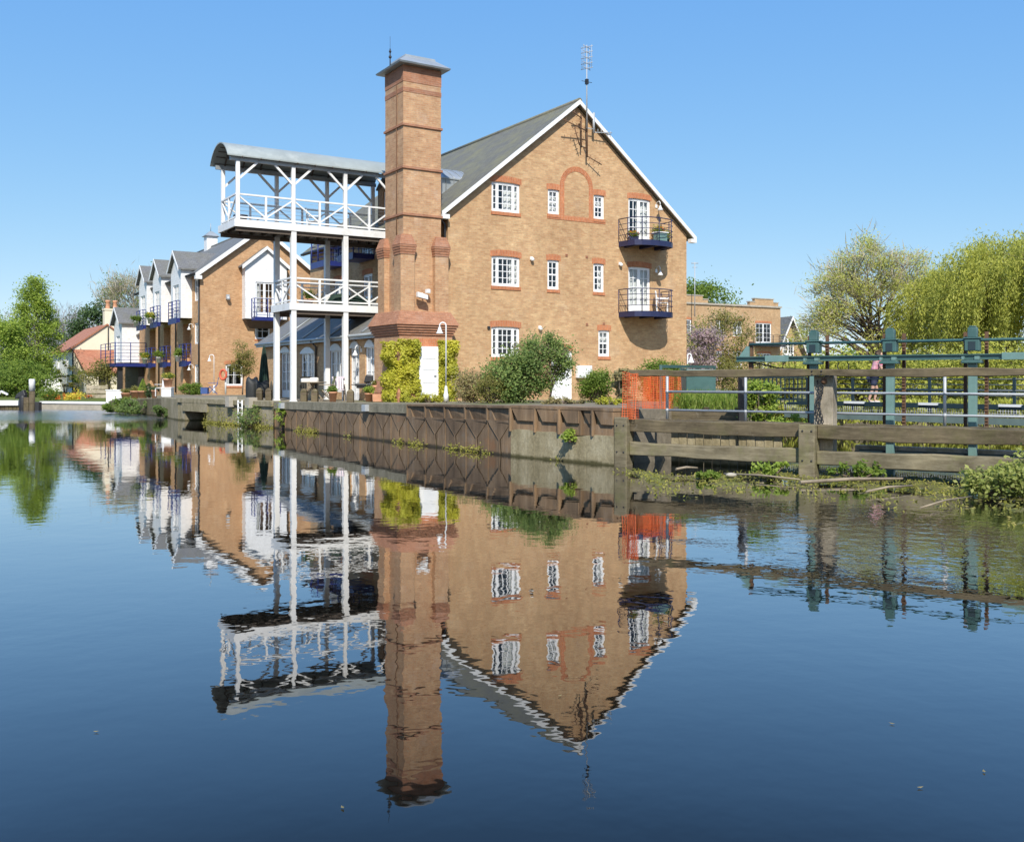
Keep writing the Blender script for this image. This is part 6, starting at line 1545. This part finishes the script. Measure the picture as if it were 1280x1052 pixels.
# timber bollards along the quay edge
bl = None
labs = ['weathered timber bollard in front of the covered barbecue, left of the tall white posts','weathered timber bollard just left of the farther tall white post','weathered timber bollard with pointed top right of the front white post','weathered timber bollard in front of the garden table','weathered timber bollard right of the nearer middle white post']
for i, (x, Y) in enumerate(((324.5,39.6),(336,39.2),(380,36.7),(393.5,36.2),(438,34.4))):
    p = at(x,Y,QZ(3)); 
    if bl is None:
        bl = thing('timber_bollard', labs[0], 'bollard', p, group='timber bollards along the quay edge'); m = MB(); w_ = .115
        m.hexa([(-w_,-w_,0),(w_,-w_,0),(w_,w_,0),(-w_,w_,0),(-w_,-w_,.4),(w_,-w_,.4),(w_,w_,.4),(-w_,w_,.4)]); m.hexa([(-w_,-w_,.401),(w_,-w_,.401),(w_,w_,.401),(-w_,w_,.401),(-.04,-.04,.49),(.04,-.04,.49),(.04,.04,.49),(-.04,.04,.49)])
        m.build('post', M_['old_timber'], bl, .01); m = MB(); m.box(-.12,-.12,.29,.12,.12,.315); m.build('groove', M_['bark'], bl)
    else: dup(bl, p, None, labs[i])
# garden table and chairs
tb = thing('garden_table', 'round teak garden table with folded cushions on the terrace under the balcony', 'table', at(391,38.6,GZ)); m = MB(); m.lathe((0,0,.70), [(.52,0),(.54,.015),(.54,.035),(.5,.04)], 20); m.build('tabletop', M_['teak'], tb)
for a in (0.3,1.87,3.44,5.01):
    m = MB(); m.bar((.4*math.cos(a),.4*math.sin(a),0),(-.1*math.cos(a),-.1*math.sin(a),.7),.05); m.build('leg', M_['teak'], tb)
cu = thing('cushion', 'stack of pale cushions lying on the round teak garden table', 'cushion', at(389,38.6,GZ+.74)); m = MB(); blob_box(m,(-.2,0,0),(.2,.18,.14),0); blob_box(m,(.12,.02,0),(.17,.17,.17),0); m.build('covers', M_['curtain'], cu)
def chair(name, label, loc, rz, mat, fold=True, seatmat=None, cat='chair', sc=1):
    t = thing(name, label, cat, loc, False, rz); seatmat = seatmat or mat; t.scale = (sc,sc,sc); 
    m = MB()
    for i in range(6): m.box(-.22,-.22+i*.075,.42,.22,-.16+i*.075,.445)
    m.build('seat', seatmat, t); m = MB()
    for i in range(5): m.hexa([(-.21+i*.085,.2,.47),(-.15+i*.085,.2,.47),(-.15+i*.085,.225,.47),(-.21+i*.085,.225,.47),(-.21+i*.085,.3,.9),(-.15+i*.085,.3,.9),(-.15+i*.085,.325,.9),(-.21+i*.085,.325,.9)])
    m.box(-.24,.295,.88,.24,.335,.95); m.build('backrest', seatmat, t)
    for s in (-.23,.23):
        m = MB(); m.bar((s,-.25,0),(s,.28,.6),.035) if fold else m.bar((s,-.2,0),(s,-.2,.42),.04); m.build('leg', mat, t)
        m = MB(); m.bar((s*.9,.25,0),(s*.9,-.2,.43),.035) if fold else m.bar((s,.25,0),(s,.3,.9),.04); m.build('leg', mat, t)
        m = MB(); m.box(s-.025,-.25,.62,s+.025,.3,.65); m.build('armrest', mat, t)
    return t
M_['green_teak'] = m_plain('mossy_teak', (.13,.14,.06), .8, .2)
M_['white_plastic'] = m_plain('white_plastic', (.8,.8,.79), .4, .04)
chair('garden_chair', 'green folding garden chair right of the round teak table', at(408,37.9,GZ), -1.2, M_['teak'], True, M_['green_teak'])
chair('garden_chair', 'teak folding garden chair behind the round table', at(383,39.6,GZ), .3, M_['teak'])
chair('garden_chair', 'pale lilac slatted garden chair under the middle of the balcony', at(423,37.9,GZ), .2, M_['teak'], True, m_plain('lilac_cushion', (.66,.58,.64), .8))
chair('folding_chair', 'blue folding chair at the foot of the orange brick gable', at(266,57.5,.95), -1.3, M_['blue_chair'], True, None, 'chair', 1.0)
tbx = thing('storage_box', 'small blue box on the quay left of the blue folding chair', 'box', at(256,57.2,.95)); m = MB(); m.box(-.2,-.16,0,.2,.16,.34); m.build('bin', M_['blue_chair'], tbx, .02); m = MB(); m.box(-.22,-.18,.341,.22,.18,.38); m.build('lid', M_['blue_chair'], tbx, .01)
chair('plastic_chair', 'white plastic armchair on the upper timber deck', (*W(-3.0,5.6)[:2],7.62), TH+1.2, M_['white_plastic'], False)
chair('plastic_chair', 'white chair on the lower round balcony of the tall building', (*W(9.75,-.55)[:2],4.55), TH+.9, M_['white_plastic'], False, None, 'chair', .95)
tbl = thing('balcony_table', 'small teal crate table on the upper round balcony', 'table', (*W(9.45,-.75)[:2],7.41), False, TH); m = MB(); m.box(-.28,-.2,.38,.28,.2,.42); m.build('tabletop', M_['white_plastic'], tbl); m = MB(); m.box(-.24,-.16,0,.24,.16,.375); m.build('crate', M_['teal_light'], tbl, .02)
# pots
def pot(label, loc, r, h, mat='terracotta', plant=None, pr=None, n=700, box=False, flower=None, seed=0, size=.06):
    t = thing('plant_pot', label, 'plant pot', loc); m = MB()
    if box: m.hexa([(-r*.9,-r*.7,0),(r*.9,-r*.7,0),(r*.9,r*.7,0),(-r*.9,r*.7,0),(-r,-r*.8,h),(r,-r*.8,h),(r,r*.8,h),(-r,r*.8,h)])
    else: m.lathe((0,0,0), [(r*.7,0),(r*.95,h*.85),(r*1.06,h*.86),(r*1.06,h),(r*.9,h),(r*.85,h*.9)], 16)
    m.build('pot', M_[mat], t)
    if plant:
        rng = np.random.default_rng(200+seed); c = clumpy(rng, ell(rng, 12, (0,0,h+pr[2]*.9), pr), min(pr)*.5, n//12)
        leaves('plant', c, size, size*.6, M_[plant], t, rng)
    if flower:
        rng = np.random.default_rng(300+seed); c = ell(rng, 320, (0,0,h+pr[2]*1.0), (pr[0]*1.05,pr[1]*1.05,pr[2]*1.05), .8); leaves('flowers', c, size*.6, size*.5, M_[flower], t, rng)
    return t
pot('large pale terracotta tub with a leafy plant in front of the lilac garden chair', at(416,35.6,QZ(1)), .16, .36, 'terracotta', 'lf_mid', (.16,.14,.1), seed=1)
pot('terracotta pot with bright green plant right of the black grill', at(461,35.4,QZ(0)), .15, .30, 'terracotta', 'lf_bright', (.15,.13,.12), seed=2)
pot('square orange terracotta planter nearest the chimney base', at(472,35.3,QZ(0)), .17, .27, 'terracotta', None, None, box=True)
pot('tall terracotta jar standing behind the square orange planter', at(470,36.0,QZ(0)), .16, .58, 'terracotta', 'lf_olive', (.12,.12,.08), seed=3, n=600)
for i, (x, Y, r, h, pl, pr, lab) in enumerate(((157,55.4,.26,.36,'lf_olive',(.3,.25,.12),'terracotta pot with sprawling herbs at the left end of the row of pots'),(168.5,53.5,.24,.42,'lf_olive',(.24,.2,.12),'terracotta pot with grey herbs second in the row left of the clipped cone'),(178.5,51.9,.27,.38,None,None,'wide terracotta pot holding the clipped cone shrub'),(193,50.0,.15,.40,'lf_dark',(.16,.16,.1),'slim buff pot standing left of the white plinth'))):
    pot(lab, at(x,Y,(.68,.76,.82,.86)[i]), r, h, 'terracotta', pl, pr, seed=10+i)
rng = np.random.default_rng(400); t = thing('clipped_cone', 'bright green clipped cone shrub growing in the wide terracotta pot', 'shrub', at(178.5,51.9,1.17)); z = rng.uniform(0,1,1500)**1.3; a = rng.uniform(0,6.283,1500); q = .27*(1-z)**.75*rng.uniform(.8,1,1500); leaves('foliage', np.stack([q*np.cos(a),q*np.sin(a),z*.66],1), .05, .035, M_['lf_bright'], t, rng); m = MB(); m.tube([(0,0,-.1),(0,0,.4)], .02, 5); m.build('stem', M_['bark'], t)
bush('shrub', 'small dark green shrub behind the clipped cone', at(186,51.8,.84), (.3,.25,.42), 'lf_dark', .07, 900, 130, lumps=14)
pl = thing('plinth', 'white painted square plinth under a large flower pot on the far quay', 'plinth', at(210,48.5,.95)); m = MB(); m.box(-.22,-.22,0,.22,.22,.42); m.box(-.25,-.25,.421,.25,.25,.47); m.build('block', M_['white'], pl, .01)
pot('large terracotta pot of pale flowers raised on the white plinth', at(210,48.5,1.42), .24, .42, 'terracotta', 'lf_mid', (.32,.28,.14), flower='curtain' if False else 'yellow_flower', seed=20)
chair('slatted_chair', 'weathered white slatted chair left of the white plinth', at(202,49.8,.95), -.5, M_['white_plastic'], False, None, 'chair', .95)
pot('dark blue tub on the upper timber deck behind the left railing', (*W(-5.9,5.7)[:2],7.62), .26, .45, 'navy', None, None)
pot('terracotta pot with sprawling leaves on the lower timber deck', (*W(-3.5,4.9)[:2],4.63), .2, .3, 'terracotta', 'lf_mid', (.2,.18,.15), seed=21, n=900)
pot('pot of red flowers on the upper round balcony beside the door', (*W(9.75,-.35)[:2],7.41), .14, .42, 'terracotta', 'lf_mid', (.18,.16,.16), flower='red_flower', seed=22)
pot('trough of red and green plants at the left of the upper round balcony', (*W(8.25,-.5)[:2],7.41), .2, .18, 'navy', 'lf_mid', (.24,.2,.12), flower='red_flower', seed=23, box=True)
pot('pot of yellow tinged leaves on the right of the upper round balcony', (*W(9.95,-.55)[:2],7.41), .15, .22, 'teal', 'lf_bright', (.16,.16,.16), seed=24)
for i, (k, zf, ua, v) in enumerate(((1,5.68,-1.9,40.1),(0,2.95,-1.3,34.7),(1,2.95,-1.3,40.1),(2,2.95,-1.3,44.7),(2,5.68,-1.9,44.7))):
    pot(['white flowering pot on the middle upper blue balcony','pale pot plant on the nearest lower blue balcony','pale pot plant on the middle lower blue balcony','leafy pot on the farthest lower blue balcony','leafy pot on the farthest upper blue balcony'][i], (*W(ua,v)[:2],zf), .2, .4, 'white_plastic', 'lf_mid', (.28,.28,.2), flower='yellow_flower' if i in (0,3) else None, seed=30+i, n=900, size=.1)
t = thing('tarpaulin', 'dark green tarpaulin heaped on the lower timber deck behind the railing', 'tarpaulin', (*W(-1.6,5.4)[:2],4.63), False, TH); m = MB(); blob_box(m,(0,0,0),(.9,.5,.5),1); m.build('sheet', M_['green_cloth'], t)
gt = thing('garden_bench', 'small pale wooden seat against the terrace building wall by the plinth', 'bench', at(197,53,.95)); m = MB(); m.box(-.5,-.2,.4,.5,.2,.45); m.build('seat', M_['pale_timber'], gt); m = MB(); m.box(-.45,-.15,0,-.38,.15,.4); m.box(.38,-.15,0,.45,.15,.4); m.build('legs', M_['pale_timber'], gt)
# fallen leaves on the water
m = MB()
proto = None
for i, (x, y) in enumerate(((120,915),(1230,965),(1115,905),(700,870),(428,1010),(1150,985))):
    Y = 1.85*1232/(y-473); p = at(x, Y, .006)
    if proto is None:
        m.face([(-.016,0,.002),(0,-.007,0),(.018,0,.003),(0,.008,0)]); proto = tag(m.build('fallen_leaf', M_['lf_dry'], None, 0, (0,0,0)), 'small pale leaf floating on open water', 'leaf', 'leaves floating on the open water'); proto.location = p
    else:
        c = proto.copy(); COL.objects.link(c); c.location = p; c.rotation_euler = (0,0,i*1.3)
# ------------------------------------------------------------------ camera and light
cam = bpy.data.cameras.new('camera'); co = bpy.data.objects.new('camera', cam); COL.objects.link(co)
co.location = (0,0,CAMZ); co.rotation_euler = (math.pi/2,0,0)
cam.sensor_width = 36; cam.sensor_fit = 'HORIZONTAL'; cam.lens = FPX/1280*36
cam.shift_y = -(526-YH)/1280
cam.clip_start = .1; cam.clip_end = 3000
SC.camera = co
EL = math.radians(44); sd = Vector((.06,-1.0,0)).normalized()
sun = bpy.data.lights.new('sun', 'SUN'); so = bpy.data.objects.new('sun', sun); COL.objects.link(so)
sun.energy = 4.0; sun.angle = math.radians(.5); sun.color = (1.0,.95,.87)
dirv = Vector((sd.x*math.cos(EL), sd.y*math.cos(EL), math.sin(EL)))
so.rotation_euler = (-dirv).to_track_quat('-Z','Y').to_euler()
wd = bpy.data.worlds.new('World'); SC.world = wd; wd.use_nodes = True; nt = wd.node_tree
bg = nt.nodes['Background']; sk = nt.nodes.new('ShaderNodeTexSky'); sk.sky_type = 'NISHITA'; sk.sun_disc = False
sk.sun_elevation = EL; sk.sun_rotation = math.atan2(sd.x, sd.y)
sk.air_density = .5; sk.dust_density = .3; sk.ozone_density = 6.0; sk.altitude = 0
# the clear spring sky: one response curve per colour channel of the Sky Texture
sp = nt.nodes.new('ShaderNodeSeparateColor'); cb = nt.nodes.new('ShaderNodeCombineColor'); nt.links.new(sk.outputs[0], sp.inputs[0])
for i, (k_, g_) in enumerate(((1.85,.84),(1.235,.5),(1.055,.15))):
    a1 = nt.nodes.new('ShaderNodeMath'); a1.operation = 'MULTIPLY'; a1.inputs[1].default_value = .1; nt.links.new(sp.outputs[i], a1.inputs[0])
    a2 = nt.nodes.new('ShaderNodeMath'); a2.operation = 'POWER'; a2.inputs[1].default_value = g_; nt.links.new(a1.outputs[0], a2.inputs[0])
    a3 = nt.nodes.new('ShaderNodeMath'); a3.operation = 'MULTIPLY'; a3.inputs[1].default_value = k_*10/1.366; nt.links.new(a2.outputs[0], a3.inputs[0])
    nt.links.new(a3.outputs[0], cb.inputs[i])
nt.links.new(cb.outputs[0], bg.inputs['Color']); bg.inputs['Strength'].default_value = .1
SC.view_settings.view_transform = 'Standard'; SC.view_settings.look = 'None'; SC.view_settings.exposure = 0.45; SC.view_settings.gamma = 1
SC.cycles.max_bounces = 8; SC.cycles.transparent_max_bounces = 12; SC.cycles.caustics_reflective = False; SC.cycles.caustics_refractive = False
